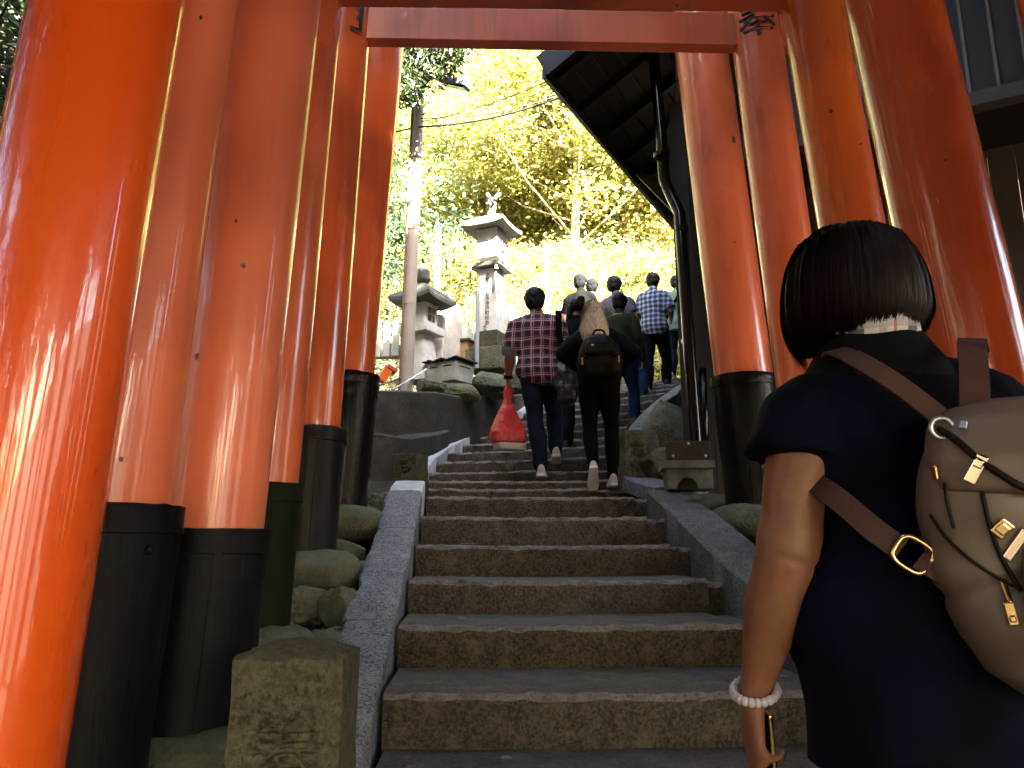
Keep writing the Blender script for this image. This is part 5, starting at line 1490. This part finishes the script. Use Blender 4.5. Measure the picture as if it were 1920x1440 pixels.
# ---- man in the red checked shirt
SITE = at(1012, 893, 6.75)
JM = dict(pelvis=(.01,0,.94), neck=(-.02,.02,1.45), head=(-.035,.06,1.59), shL=(-.205,0,1.375), shR=(.185,0,1.375), elL=(-.255,-.04,1.115), wrL=(-.275,.03,.865), hdL=(.02,.05,-1), pnL=(1,.2,0), thL=(0,1,0),
          elR=(.225,-.03,1.12), wrR=(.225,.10,.90), hpL=(-.075,0,.90), hpR=(.095,.0,.90), knL=(-.035,.03,.50), anL=(.015,-.02,.085), knR=(.125,.26,.60), anR=(.14,.33,.275))
man, JMv, sM = person('man in a red checked shirt and dark jeans carrying a red plastic bag', SITE, R(-4), 1.72, JM, SK_T, ('short', H_BLACK), PLAID_R, .98, .80, DENIM, .98, (SHOE_W, SOLE), .0105, 1.12, 2, footp=(.0,.15), curl=.9, ease=.026)
# rolled cuff, watch, shoulder strap
el, wr = JMv['elL'], JMv['wrL']
d = (wr - el).normalized()
obj('rolled_cuff', MB().tube([ (el - d*.035)*sM, (el + d*.0)*sM, (el + d*.045)*sM ], [.073*sM,.077*sM,.072*sM], 20), cloth_mat('grey_cuff', (.13,.13,.15), .2), man, smooth=True, angle=60)
wt = obj('wristwatch', MB().tube([(wr - d*.035)*sM, (wr - d*.01)*sM], [.036*sM,.036*sM], 16), INK, man, smooth=True, angle=50)
obj('watch_face', MB().box((wr - d*.022 + Vector((-.034,-.012,0)))*sM, (.014,.036,.036)), PIPE, wt)
hand_w = man.matrix_basis @ (Vector((-.262,.045,.775)) * sM)
# ---- red plastic bag hanging from his hand
RED = NT('red_plastic'); 
rc = RED.ramp(RED.noise(3, 2, .5), [(.35, (.46,.028,.026)), (.7, (.60,.065,.058))])
RED.set(Base_Color=rc, Roughness=.32, Transmission_Weight=.0, Subsurface_Weight=.25); RED.b.inputs['Subsurface Radius'].default_value = (.06,.01,.01)
RED.bump(RED.noise(7, 3, .5, None, 1.5), .8, .04)
BAGP = at(952, 832, 6.72)
bag = empty('plastic_bag', BAGP, R(24), label='red plastic carrier bag with a box inside held by the checked shirt man', cat='plastic bag')
hz = at(957, 738, 6.72).z - BAGP.z
mb = MB(); V = []; n = 40
prof = [(0,.150,.085),(.015,.160,.092),(.085,.164,.095),(.11,.160,.09),(.19,.128,.068),(.27,.094,.050),(.35,.058,.034),(.41,.032,.024),(hz-.02,.020,.018),(hz+.03,.030,.014)]
prof = [(z * (hz / .46) if z < hz - .03 else z, a, b) for z, a, b in prof]
for (z, a, b) in prof:
    for k in range(n):
        t = 2*math.pi*k/n; c_, s_ = math.cos(t), math.sin(t); pw = 6 - 4 * min(1, z / hz * 1.3)
        x = a * math.copysign(abs(c_)**(2/pw), c_); y = b * math.copysign(abs(s_)**(2/pw), s_)
        cr = .014 * fbm((c_*2.2, s_*2.2, z*5), 1, 3) + .016 * abs(math.sin(t * 5 + z * 6)) * min(1, z / hz * 1.5) * (1 if z < hz - .05 else .3) - .008
        V.append((x * (1 + cr * 4), y * (1 + cr * 4), z))
mb.add(V, [(i*n+k, i*n+(k+1)%n, (i+1)*n+(k+1)%n, (i+1)*n+k) for i in range(len(prof)-1) for k in range(n)] + [tuple(range(n-1,-1,-1))])
o = obj('bag_body', mb, RED.m, bag, smooth=True); sb = o.modifiers.new('s', 'SUBSURF'); sb.levels = 1; sb.render_levels = 2
obj('inner_tray', MB().loft([(.02,0,-.055,.135,.085),(.02,0,-.045,.140,.09),(.02,0,.0,.143,.092)], 24, 4), plain('pale_tray', (.50,.42,.36), .4, 0, .1, 20), bag, smooth=True, angle=40)
mb = MB()
for s_ in (-1, 1): ribbon(mb, spline([(s_*.028,0,hz-.05),(s_*.03,-.01,hz-.015),(s_*.012,-.0,hz+.05),(0,.0,hz+.075)]), (0,-1,0), .035, .004)
obj('bag_handle', mb, RED.m, bag, smooth=True)
# ---- his black bag and strap on the right side
bb = empty('shoulder_bag', man.matrix_basis @ (Vector((.235,-.06,.62)) * sM), R(-6), label='black plastic covered bag hanging at the right hip of the checked shirt man', cat='bag')
mb = MB(); mb.loft([(0,0,0,.06,.05),(0,0,.03,.10,.08),(0,0,.14,.125,.10),(0,0,.26,.115,.085),(0,0,.36,.085,.06),(0,0,.44,.05,.035)], 32, 2.4)
me = evaluate_remesh(mb, .012, 2, 'bag_body'); displace(me, folds(.010, 14, 18, 4)); BP = plain('black_plastic', (.010,.013,.016), .22, 0, .3, 12, .5, .01); me.materials.clear(); me.materials.append(BP)
link('bag_body', me, bb)
mb = MB(); ribbon(mb, spline([(-.02,-.01,.42),(-.045,-.045,.60),(-.055,-.055,.78),(-.06,.02,.865),(-.05,.12,.80)]), [(0,-1,.1)] * 12 + [(0,-.6,.8)] * 6 + [(0,.3,.9)] * 7, .052, .006)
obj('bag_strap', mb, BLACKCLOTH, bb, smooth=True)

# ---- woman with blond hair
SITE = at(1130, 910, 6.32)
JW = dict(pelvis=(-.015,0,.94), neck=(-.03,.03,1.44), head=(-.045,.06,1.59), shL=(-.195,0,1.36), shR=(.165,0,1.36), elL=(-.335,-.10,1.17), wrL=(-.20,-.02,1.05), elR=(.30,-.10,1.17), wrR=(.175,-.02,1.05),
          hdL=(.8,.5,.1), hdR=(-.8,.5,.1), pnL=(.3,.9,0), pnR=(-.3,.9,0), hpL=(-.10,0,.90), hpR=(.075,0,.90), knL=(-.10,.06,.52), anL=(-.085,-.09,.150), knR=(.095,.05,.49), anR=(.095,.03,.085))
blond, JB, sB = person('woman with long blond hair in a black jacket and black leggings climbing', SITE, R(-3), 1.58, JW, SK_B, ('none', H_BLOND), BLACKCLOTH, 1.82, .88, LEGGING, 1.0, (SHOE_W, SOLE), .0105, 1.06, 5, footp=(.75,.0), ease=.022, hips=1.12, leg_r=1.05)
hd = JB['head']
hair_style(blond, hd, sB, [(1.715,.02,.02,0),(1.70,.055,.06,-.0),(1.66,.085,.095,-.005),(1.60,.098,.11,-.012),(1.53,.112,.115,-.03),(1.46,.124,.105,-.055),(1.38,.138,.09,-.085),(1.31,.134,.075,-.105),(1.26,.11,.06,-.115),(1.20,.075,.05,-.12)],
           lambda th: (1.255 if math.sin(th) < .25 else 1.255 + .30 * min(1, (math.sin(th) - .25) / .3)) + .05 * abs(math.cos(th)) + .02 * math.sin(th * 9), H_BLOND, 1500, .0045, 3, wave=.05)
bpw = empty('backpack', blond.matrix_basis @ (Vector((-.015,-.215,.985)) * sB), R(-3), label='dark olive nylon backpack with brass zip pulls on the blond woman', cat='backpack')
mb = MB(); mb.loft([(0,0,-.05,.14,.06),(0,0,-.02,.185,.08),(0,0,.05,.19,.10),(0,0,.16,.165,.105),(0,0,.26,.125,.085),(0,0,.30,.08,.05)], 28, 2.6)
me = evaluate_remesh(mb, .010, 4, 'pack_body'); displace(me, folds(.006, 12, 16, 8)); me.materials.clear(); me.materials.append(NYLON_OL); link('pack_body', me, bpw)
mb = MB(); mb.loft([(0,-.075,.10,.11,.035),(0,-.085,.13,.125,.045),(0,-.08,.21,.115,.045),(0,-.06,.27,.09,.045)], 24, 2.6)
me = evaluate_remesh(mb, .008, 3, 'flap'); displace(me, folds(.004, 14, 20, 2)); me.materials.clear(); me.materials.append(NYLON_OL); link('flap', me, bpw)
for sx, z0 in ((-.145, .06), (.150, .075)):
    obj('zip_pull', MB().box((sx, -.095, z0), (.016, .008, .062)), GOLD, bpw)
    obj('zip_line', MB().bar((sx * .6, -.108, z0 + .01), (sx, -.09, z0 + .035), .008, .008), INK, bpw)
obj('clasp', MB().ell((-.06,-.122,.185), (.013,.008,.008), 8, 6), METAL, bpw, smooth=True)
obj('grip', MB().tube(spline([(-.05,-.02,.295),(-.03,-.02,.335),(.03,-.02,.335),(.05,-.02,.295)]), .009, 8), BLACKCLOTH, bpw, smooth=True)

# ---- the people further up
def walker(label, u, v, Y, H, rz=-20, step=.12, **k):
    q = at(u, v, Y)
    J = dict(anL=(-.10,-.10,.085), knL=(-.10,.02,.49), anR=(.10,.20,.085+step), knR=(.10,.20,.53), elL=(-.225,-.05,1.11), wrL=(-.235,.06,.88), elR=(.225,-.02,1.11), wrR=(.235,.10,.90))
    J.update(k.pop('J', {}))
    return person(label, q, R(rz), H, J, voxel=k.pop('voxel', .013), **k)
walker('man in an olive jacket and blue jeans just beyond the blond woman', 1168, 812, 8.4, 1.60, -22, seed=11, hair=('short', H_BLACK), shirt=OLIVE, sleeve=1.95, shirt_z=.80, trousers=DENIM_L)
walker('dark haired woman in black with tied up hair between the couple', 1084, 845, 8.0, 1.66, -18, seed=12, hair=('tail', H_BLACK), shirt=BLACKCLOTH, sleeve=1.9, trousers=BLACKCLOTH)
walker('grey haired person whose head shows above the tied up hair', 1091, 733, 10.3, 1.66, -20, seed=13, hair=('short', H_GREY), shirt=BLACKCLOTH, sleeve=.9)
walker('smaller grey haired person beside the other grey head', 1114, 730, 10.9, 1.66, -20, seed=14, hair=('short', H_GREY), shirt=OLIVE, sleeve=.9, trousers=GREYC)
walker('person in a pale mauve shirt and blue jeans behind the olive jacket', 1162, 762, 9.7, 1.74, -22, seed=15, hair=('short', H_BLACK), shirt=MAUVE, sleeve=.6, trousers=DENIM_L, J=dict(pelvis=(.10,0,.93), anR=(.26,.2,.19), hpR=(.19,0,.9), hpL=(.02,0,.9), knR=(.24,.2,.53), neck=(.0,0,1.44), head=(-.03,.03,1.585)))
wm, JX, sX = walker('man in a blue and white checked shirt and black trousers high on the stairs', 1232, 738, 10.4, 1.74, -24, seed=16, hair=('short', H_BLACK), shirt=PLAID_B, sleeve=.85, shirt_z=.80, trousers=BLACKCLOTH, voxel=.011, width=1.0, ease=.03, footp=(.5,0), shoes=(SHOE_D, SOLE), J=dict(elR=(.24,-.04,1.12), wrR=(.20,.18,1.08), elL=(-.235,0,1.13), wrL=(-.17,.20,1.06)))
wm, JX, sX = walker('person in a pale green jacket with a dark cross strap behind the drain pipe', 1276, 712, 11.2, 1.62, -24, seed=17, hair=('short', H_BLACK), shirt=MINT, sleeve=1.9, shirt_z=.78, trousers=NAVY, shoes=(SHOE_W, SOLE), ease=.03)
mb = MB(); ribbon(mb, [Vector(p_) * sX for p_ in spline([(.14,-.08,1.44),(.06,-.150,1.32),(-.06,-.160,1.14),(-.155,-.11,.98)])], (0,-1,.1), .04, .008)
obj('cross_strap', mb, INK, wm, smooth=True)
walker('person in a long pale pink top on the far path right of the drain pipe', 1321, 712, 11.6, 1.5, -24, seed=18, hair=('short', H_BLACK), shirt=PINKW, sleeve=.9, shirt_z=.70, trousers=GREYC)

# ---- woman close to the camera on the right
WX, WY, WZ = .652, 1.27, CZ - .955
HN = 1.515; sN = HN / 1.70
JN = dict(pelvis=(.0,0,.93), neck=(-.035,.02,1.43), head=(-.045,.06,1.575), shL=(-.190,-.01,1.345), shR=(.185,-.01,1.345), elL=(-.250,-.03,1.06), wrL=(-.285,.085,.805), elR=(.245,-.03,1.07), wrR=(.20,.16,.95),
          hdL=(-.02,.16,-1), pnL=(1,.05,.1), thL=(0,1,.1), hpL=(-.088,0,.90), hpR=(.088,0,.90), anL=(-.10,-.12,.085), knL=(-.10,.0,.49), anR=(.10,.22,.26), knR=(.10,.22,.58), curlL=.85)
TN = [(.80,.10,.085),(.86,.165,.125),(.93,.178,.132),(1.00,.170,.125),(1.08,.160,.115),(1.18,.170,.118),(1.28,.182,.120),(1.34,.172,.108),(1.385,.135,.090),(1.415,.10,.075),(1.44,.07,.062)]
SHN = NT('navy_polo')
f_ = SHN.noise(7, 5, .6)
SHN.set(Base_Color=SHN.ramp(f_, [(.40, (.0005,.0006,.0018)), (.70, (.0020,.0032,.0170))]), Roughness=.9)
SHN.b.inputs['Specular IOR Level'].default_value = .1
SHN.bump(SHN.noise(420, 2, .5), .25, .002)
near, JNv, _ = person('woman in a dark navy polo with a plum black bob seen close from behind', (WX, WY, WZ), R(2), HN, JN, SK_T, ('none', H_BROWN), SHN.m, .34, .70, BLACKCLOTH, .95, (SHOE_D, SOLE_D), .0075, 1.10, 21, ease=.020, hips=1.1, curl=.9, shape=TN, shirt_top=1.41, flare=.022, arm=1.12)
nb_ = [c for c in near.children if c.name.startswith('body')][0]
e_, w_, s_h = JNv['elL'] * sN, JNv['wrL'] * sN, JNv['shL'] * sN
def arm_detail(co):
    ax_ = np.array((w_ - s_h).normalized()); d = (co - np.array(e_)) @ ax_
    m = (np.abs(co[:, 0] - e_.x) < .075) & (co[:, 1] < e_.y + .03) & (np.abs(d) < .12)
    g = -.0022 * np.exp(-((d - .004 - .16 * (co[:, 0] - e_.x)) / .005) ** 2) * np.clip((co[:, 0] - e_.x + .05) / .04, 0, 1) + .0022 * np.exp(-((d + .024) / .026) ** 2) - .003 * np.exp(-(((d + .055) / .02) ** 2 + ((co[:, 0] - e_.x + .03) / .02) ** 2))
    return np.where(m, g, 0)
displace(nb_.data, arm_detail)
hd = JNv['head']
hair_style(near, hd + Vector((0,-.012,0)), sN, [(1.712,.015,.015,0),(1.702,.06,.055,0),(1.675,.095,.092,0),(1.63,.118,.115,0),(1.58,.130,.126,0),(1.525,.134,.128,0),(1.49,.127,.120,.006),(1.455,.112,.100,.015),(1.43,.10,.09,.02)],
           lambda th: 1.492 - .030 * max(0, -math.cos(th)) + .012 * math.cos(th) + .008 * math.sin(th * 13) + .05 * max(0, math.sin(th)) * 0, H_BROWN, 4200, .0013, 9)
COLT = cloth_mat('collar_dark_teal', (.0012,.0019,.0024), .3)
mb = MB(); V = []; n = 40
CR = [(1.372,.150,.098,-.012),(1.40,.142,.092,-.008),(1.44,.112,.084,.0),(1.468,.098,.080,.01),(1.474,.092,.076,.01),(1.465,.084,.070,.01),(1.42,.085,.066,.0)]
for (z, a, b, y) in CR:
    for k in range(n):
        t = 2*math.pi*k/n; V.append(Vector((JNv['neck'].x + .004 + a * math.cos(t), .012 + y + b * math.sin(t), z + .008 * math.sin(t * 3 + 1) * (z < 1.41))) * sN)
mb.add(V, [(i*n+k, i*n+(k+1)%n, (i+1)*n+(k+1)%n, (i+1)*n+k) for i in range(len(CR)-1) for k in range(n)])
obj('collar', mb, COLT, near, smooth=True)
CHK = plaid_mat('check_scarf_cloth', (.50,.48,.48), [(.30,.22,(.02,.022,.03),.8),(.72,.14,(.30,.30,.32),.7),(.93,.05,(.40,.03,.05),.8)], .085, .085)
mb = MB(); V = []
for (z, a, b) in [(1.452,.076,.066),(1.462,.094,.084),(1.490,.090,.086),(1.512,.086,.084),(1.518,.074,.07)]:
    for k in range(n):
        t = 2*math.pi*k/n; V.append(Vector((JNv['neck'].x + a * math.cos(t), .020 + b * math.sin(t), z + .005 * math.sin(t * 4))) * sN)
mb.add(V, [(i*n+k, i*n+(k+1)%n, (i+1)*n+(k+1)%n, (i+1)*n+k) for i in range(4) for k in range(n)])
obj('check_scarf', mb, CHK, near, smooth=True)
# beaded white bracelet
el, wr = JNv['elL'], JNv['wrL']; d = (wr - el).normalized(); X = d.cross(Vector((0,1,0))).normalized(); Y_ = d.cross(X)
mb = MB()
for k in range(22):
    a = 2*math.pi*k/22; c = (wr - d * (.012 + .012 * math.cos(a)) + (X * math.cos(a) + Y_ * math.sin(a)) * .0375) * sN
    mb.ell(c, (.0068,.0068,.0078), 10, 8)
obj('bracelet', mb, plain('white_beads', (.40,.37,.42), .3, 0, .1, 20, 0), near, smooth=True)
# phone in her hand
ph = empty('mobile_phone', near.matrix_basis @ (Vector((-.262,.112,.705)) * sN), R(2), label='mobile phone with golden edge held in the hand of the near woman', cat='phone')
ph.rotation_euler = (R(10), R(-6), R(8))
bevel(obj('case', MB().box((0,0,0), (.0085,.068,.142)), GOLD, ph), .003, 3)
obj('screen', MB().box((.0047,0,0), (.0006,.062,.132)), INK, ph); obj('back_cover', MB().box((-.0047,0,0), (.0006,.064,.138)), INK, ph)

# ---- her taupe backpack
TAUPE = NT('taupe_nylon')
f_ = TAUPE.noise(5, 5, .6)
TAUPE.set(Base_Color=TAUPE.ramp(f_, [(.3, (.095,.070,.053)), (.7, (.165,.125,.098))]), Roughness=.45)
TAUPE.bump(TAUPE.noise(6, 2, .5, None, .6), .5, .02)
STRAP = cloth_mat('brown_leather_strap', (.062,.033,.028), .2, .55, 250); PIPING = cloth_mat('dark_piping', (.010,.007,.006), .2, .5)
pk = empty('backpack', (.735, 1.065, CZ - .185), R(-12), label='taupe nylon backpack with brown straps and golden clasps on the near woman', cat='backpack')
mb = MB(); mb.loft([(.02,0,.0,.075,.045),(.015,0,.02,.115,.07),(.01,0,.07,.140,.085),(0,0,.15,.158,.092),(0,0,.23,.160,.088),(0,.0,.30,.150,.075),(0,.01,.345,.132,.055),(0,.015,.365,.10,.035)], 36, 2.5)
me = evaluate_remesh(mb, .0065, 4, 'pack_body'); displace(me, lambda co: folds(.0065, 13, 17, 3)(co) - .007 * np.exp(-((co[:,2] - .17 - .35 * co[:,0]) / .012) ** 2)); me.materials.clear(); me.materials.append(TAUPE.m); link('pack_body', me, pk)
mb = MB(); mb.loft([(.03,-.075,.025,.07,.03),(.03,-.088,.05,.098,.042),(.025,-.09,.12,.105,.045),(.02,-.085,.18,.10,.04),(.02,-.07,.205,.085,.03)], 28, 2.8)
me = evaluate_remesh(mb, .0065, 4, 'front_pocket'); displace(me, folds(.004, 12, 16, 9)); me.materials.clear(); me.materials.append(TAUPE.m); fp = link('front_pocket', me, pk)
mb = MB(); mb.loft([(.0,-.045,.255,.150,.062),(.0,-.035,.30,.158,.072),(.0,-.01,.355,.145,.075),(.0,.01,.385,.115,.05),(0,.02,.395,.06,.025)], 36, 2.6)
me = evaluate_remesh(mb, .0065, 4, 'flap'); displace(me, folds(.0045, 11, 13, 5)); me.materials.clear(); me.materials.append(TAUPE.m); fl = link('flap', me, pk)
mb = MB(); 
from mathutils.bvhtree import BVHTree
iP = (Matrix.Translation(pk.location) @ Matrix.Rotation(R(-12), 4, 'Z')).inverted()
bv_, bf_ = [], []
for o_ in (o for o in pk.children if o.name.split('.')[0] in ('pack_body', 'flap', 'front_pocket')):
    n0 = len(bv_); bv_ += [v.co.copy() for v in o_.data.vertices]; bf_ += [[i + n0 for i in p.vertices] for p in o_.data.polygons]
BT = BVHTree.FromPolygons(bv_, bf_)
def on_pack(u, v, off=.004):
    o_ = iP @ Vector((0, 0, CZ)); d_ = (iP @ at(u, v, 1.0) - o_).normalized()
    h_, n_, _, _ = BT.ray_cast(o_, d_)
    if h_ is None: h_ = iP @ at(u, v, .98); n_ = Vector((0, -1, 0))
    return h_ + n_ * off, n_
def pline(pts): return spline([on_pack(u, v)[0] for u, v in pts], 5)
obj('flap_edge', MB().tube(pline([(1764, 806), (1795, 828), (1835, 862), (1880, 892), (1918, 912), (1960, 930)]), [.0045] * 26, 8), PIPING, fl, smooth=True)
obj('seam', MB().tube(pline([(1748, 965), (1775, 1005), (1815, 1045), (1870, 1082), (1900, 1100)]), [.0022] * 21, 8), PIPING, pk, smooth=True)
obj('side_seam', MB().tube(pline([(1775, 905), (1778, 940), (1790, 990)]), [.0020] * 11, 8), PIPING, pk, smooth=True)
obj('pocket_edge', MB().tube(pline([(1842, 925), (1856, 985), (1880, 1050), (1915, 1110)]), [.003] * 16, 8), PIPING, fp, smooth=True)
def hardware(name, u, v, mb, rz_, mat, par, off=.004):
    p_, n_ = on_pack(u, v, off)
    o_ = obj(name, mb, mat, par, loc=p_)
    o_.rotation_mode = 'QUATERNION'
    q_ = (-n_).to_track_quat('Y', 'Z'); o_.rotation_quaternion = q_ @ Matrix.Rotation(R(rz_), 3, 'Y').to_quaternion()
    return bevel(o_, .002)
BRIGHT = plain('bright_brass', (.90,.80,.62), .16, 1.0, .05, 8, 0)
hardware('clasp', 1832, 880, MB().box((0,0,0), (.015,.006,.040)).box((0,-.004,.008), (.011,.006,.012)), 32, BRIGHT, pk)
hardware('clasp', 1878, 990, MB().box((0,0,0), (.018,.007,.024)).box((.0,-.004,0), (.013,.006,.014)), 45, GOLD, pk)
hardware('clasp', 1905, 1020, MB().box((0,0,0), (.012,.006,.046)), 35, BRIGHT, pk)
hardware('zip_pull', 1888, 1112, MB().tube([(0,0,.018),(0,-.004,-.014)], .004, 8), -12, GOLD, fp)
hardware('zip_pull', 1896, 1150, MB().box((0,0,0), (.013,.005,.030)).box((0,-.003,-.006), (.008,.005,.009)), -8, GOLD, fp)
hardware('stud', 1759, 885, MB().box((0,0,0), (.009,.006,.020)), 8, GOLD, pk)
hardware('stud', 1808, 800, MB().box((0,0,0), (.010,.006,.012)), 8, METAL, fl)
obj('ring', MB().tube([on_pack(1768, 806)[0] + Vector((.014*math.cos(t), -.004, .014*math.sin(t))) for t in [2*math.pi*k/16 for k in range(17)]], .0035, 6), METAL, pk, smooth=True)
# straps: over both shoulders and the lower side strap with its ring, in the pack's own frame
iP = (Matrix.Translation(pk.location) @ Matrix.Rotation(R(-12), 4, 'Z')).inverted()
W2 = lambda u, v, Y: iP @ at(u, v, Y)
mb = MB(); p_ = spline([W2(1772, 792, 1.085), W2(1700, 735, 1.105), W2(1640, 695, 1.125), W2(1590, 668, 1.165), W2(1562, 662, 1.225), W2(1555, 690, 1.30)])
ribbon(mb, p_, [(-.1,-1,.35)] * 18 + [(-.2,-.5,.9)] * 13, .030, .005); obj('strap', mb, STRAP, pk, smooth=True, angle=50)
mb = MB(); p_ = spline([W2(1828, 800, 1.075), W2(1826, 740, 1.10), W2(1824, 690, 1.115), W2(1822, 650, 1.15), W2(1824, 640, 1.21), W2(1830, 660, 1.28)])
ribbon(mb, p_, [(0,-1,.25)] * 18 + [(0,-.5,.9)] * 13, .040, .005); obj('strap', mb, STRAP, pk, smooth=True, angle=50)
mb = MB(); ribbon(mb, spline([W2(1478, 872, 1.31), W2(1530, 908, 1.20), W2(1575, 940, 1.152), W2(1640, 995, 1.115), W2(1690, 1030, 1.10)]), (-.1,-1,.1), .034, .005); obj('strap', mb, STRAP, pk, smooth=True, angle=50)
mb = MB(); ribbon(mb, spline([W2(1722, 1050, 1.095), W2(1750, 1068, 1.085), W2(1785, 1085, 1.08)]), (-.1,-1,.1), .026, .005); obj('strap', mb, STRAP, pk, smooth=True, angle=50)
c0 = W2(1712, 1040, 1.09)
bk = obj('buckle', MB().tube([Vector((.024*math.copysign(abs(math.cos(t))**.6, math.cos(t)), 0, .021*math.copysign(abs(math.sin(t))**.6, math.sin(t)))) for t in [2*math.pi*k/24 for k in range(25)]], .0036, 8), GOLD, pk, smooth=True, loc=c0); bk.rotation_euler = (0, R(35), 0)

# ---- repeats that would read alike get their place in the row
from collections import defaultdict
same = defaultdict(list)
for o in sc.objects:
    if o.parent is None and o.get('group') == 'trees and shrubs on the sunlit slope': same[o['label']].append(o)
for lab, os_ in same.items():
    if len(os_) > 1:
        os_.sort(key=lambda o: o.location.x / o.location.y)
        nms = ['leftmost', 'second from left', 'third from left', 'fourth from left', 'fifth from left', 'sixth from left']
        for i, o in enumerate(os_): o['label'] = f"{lab}, {'rightmost' if i == len(os_) - 1 else nms[min(i, 5)]}"
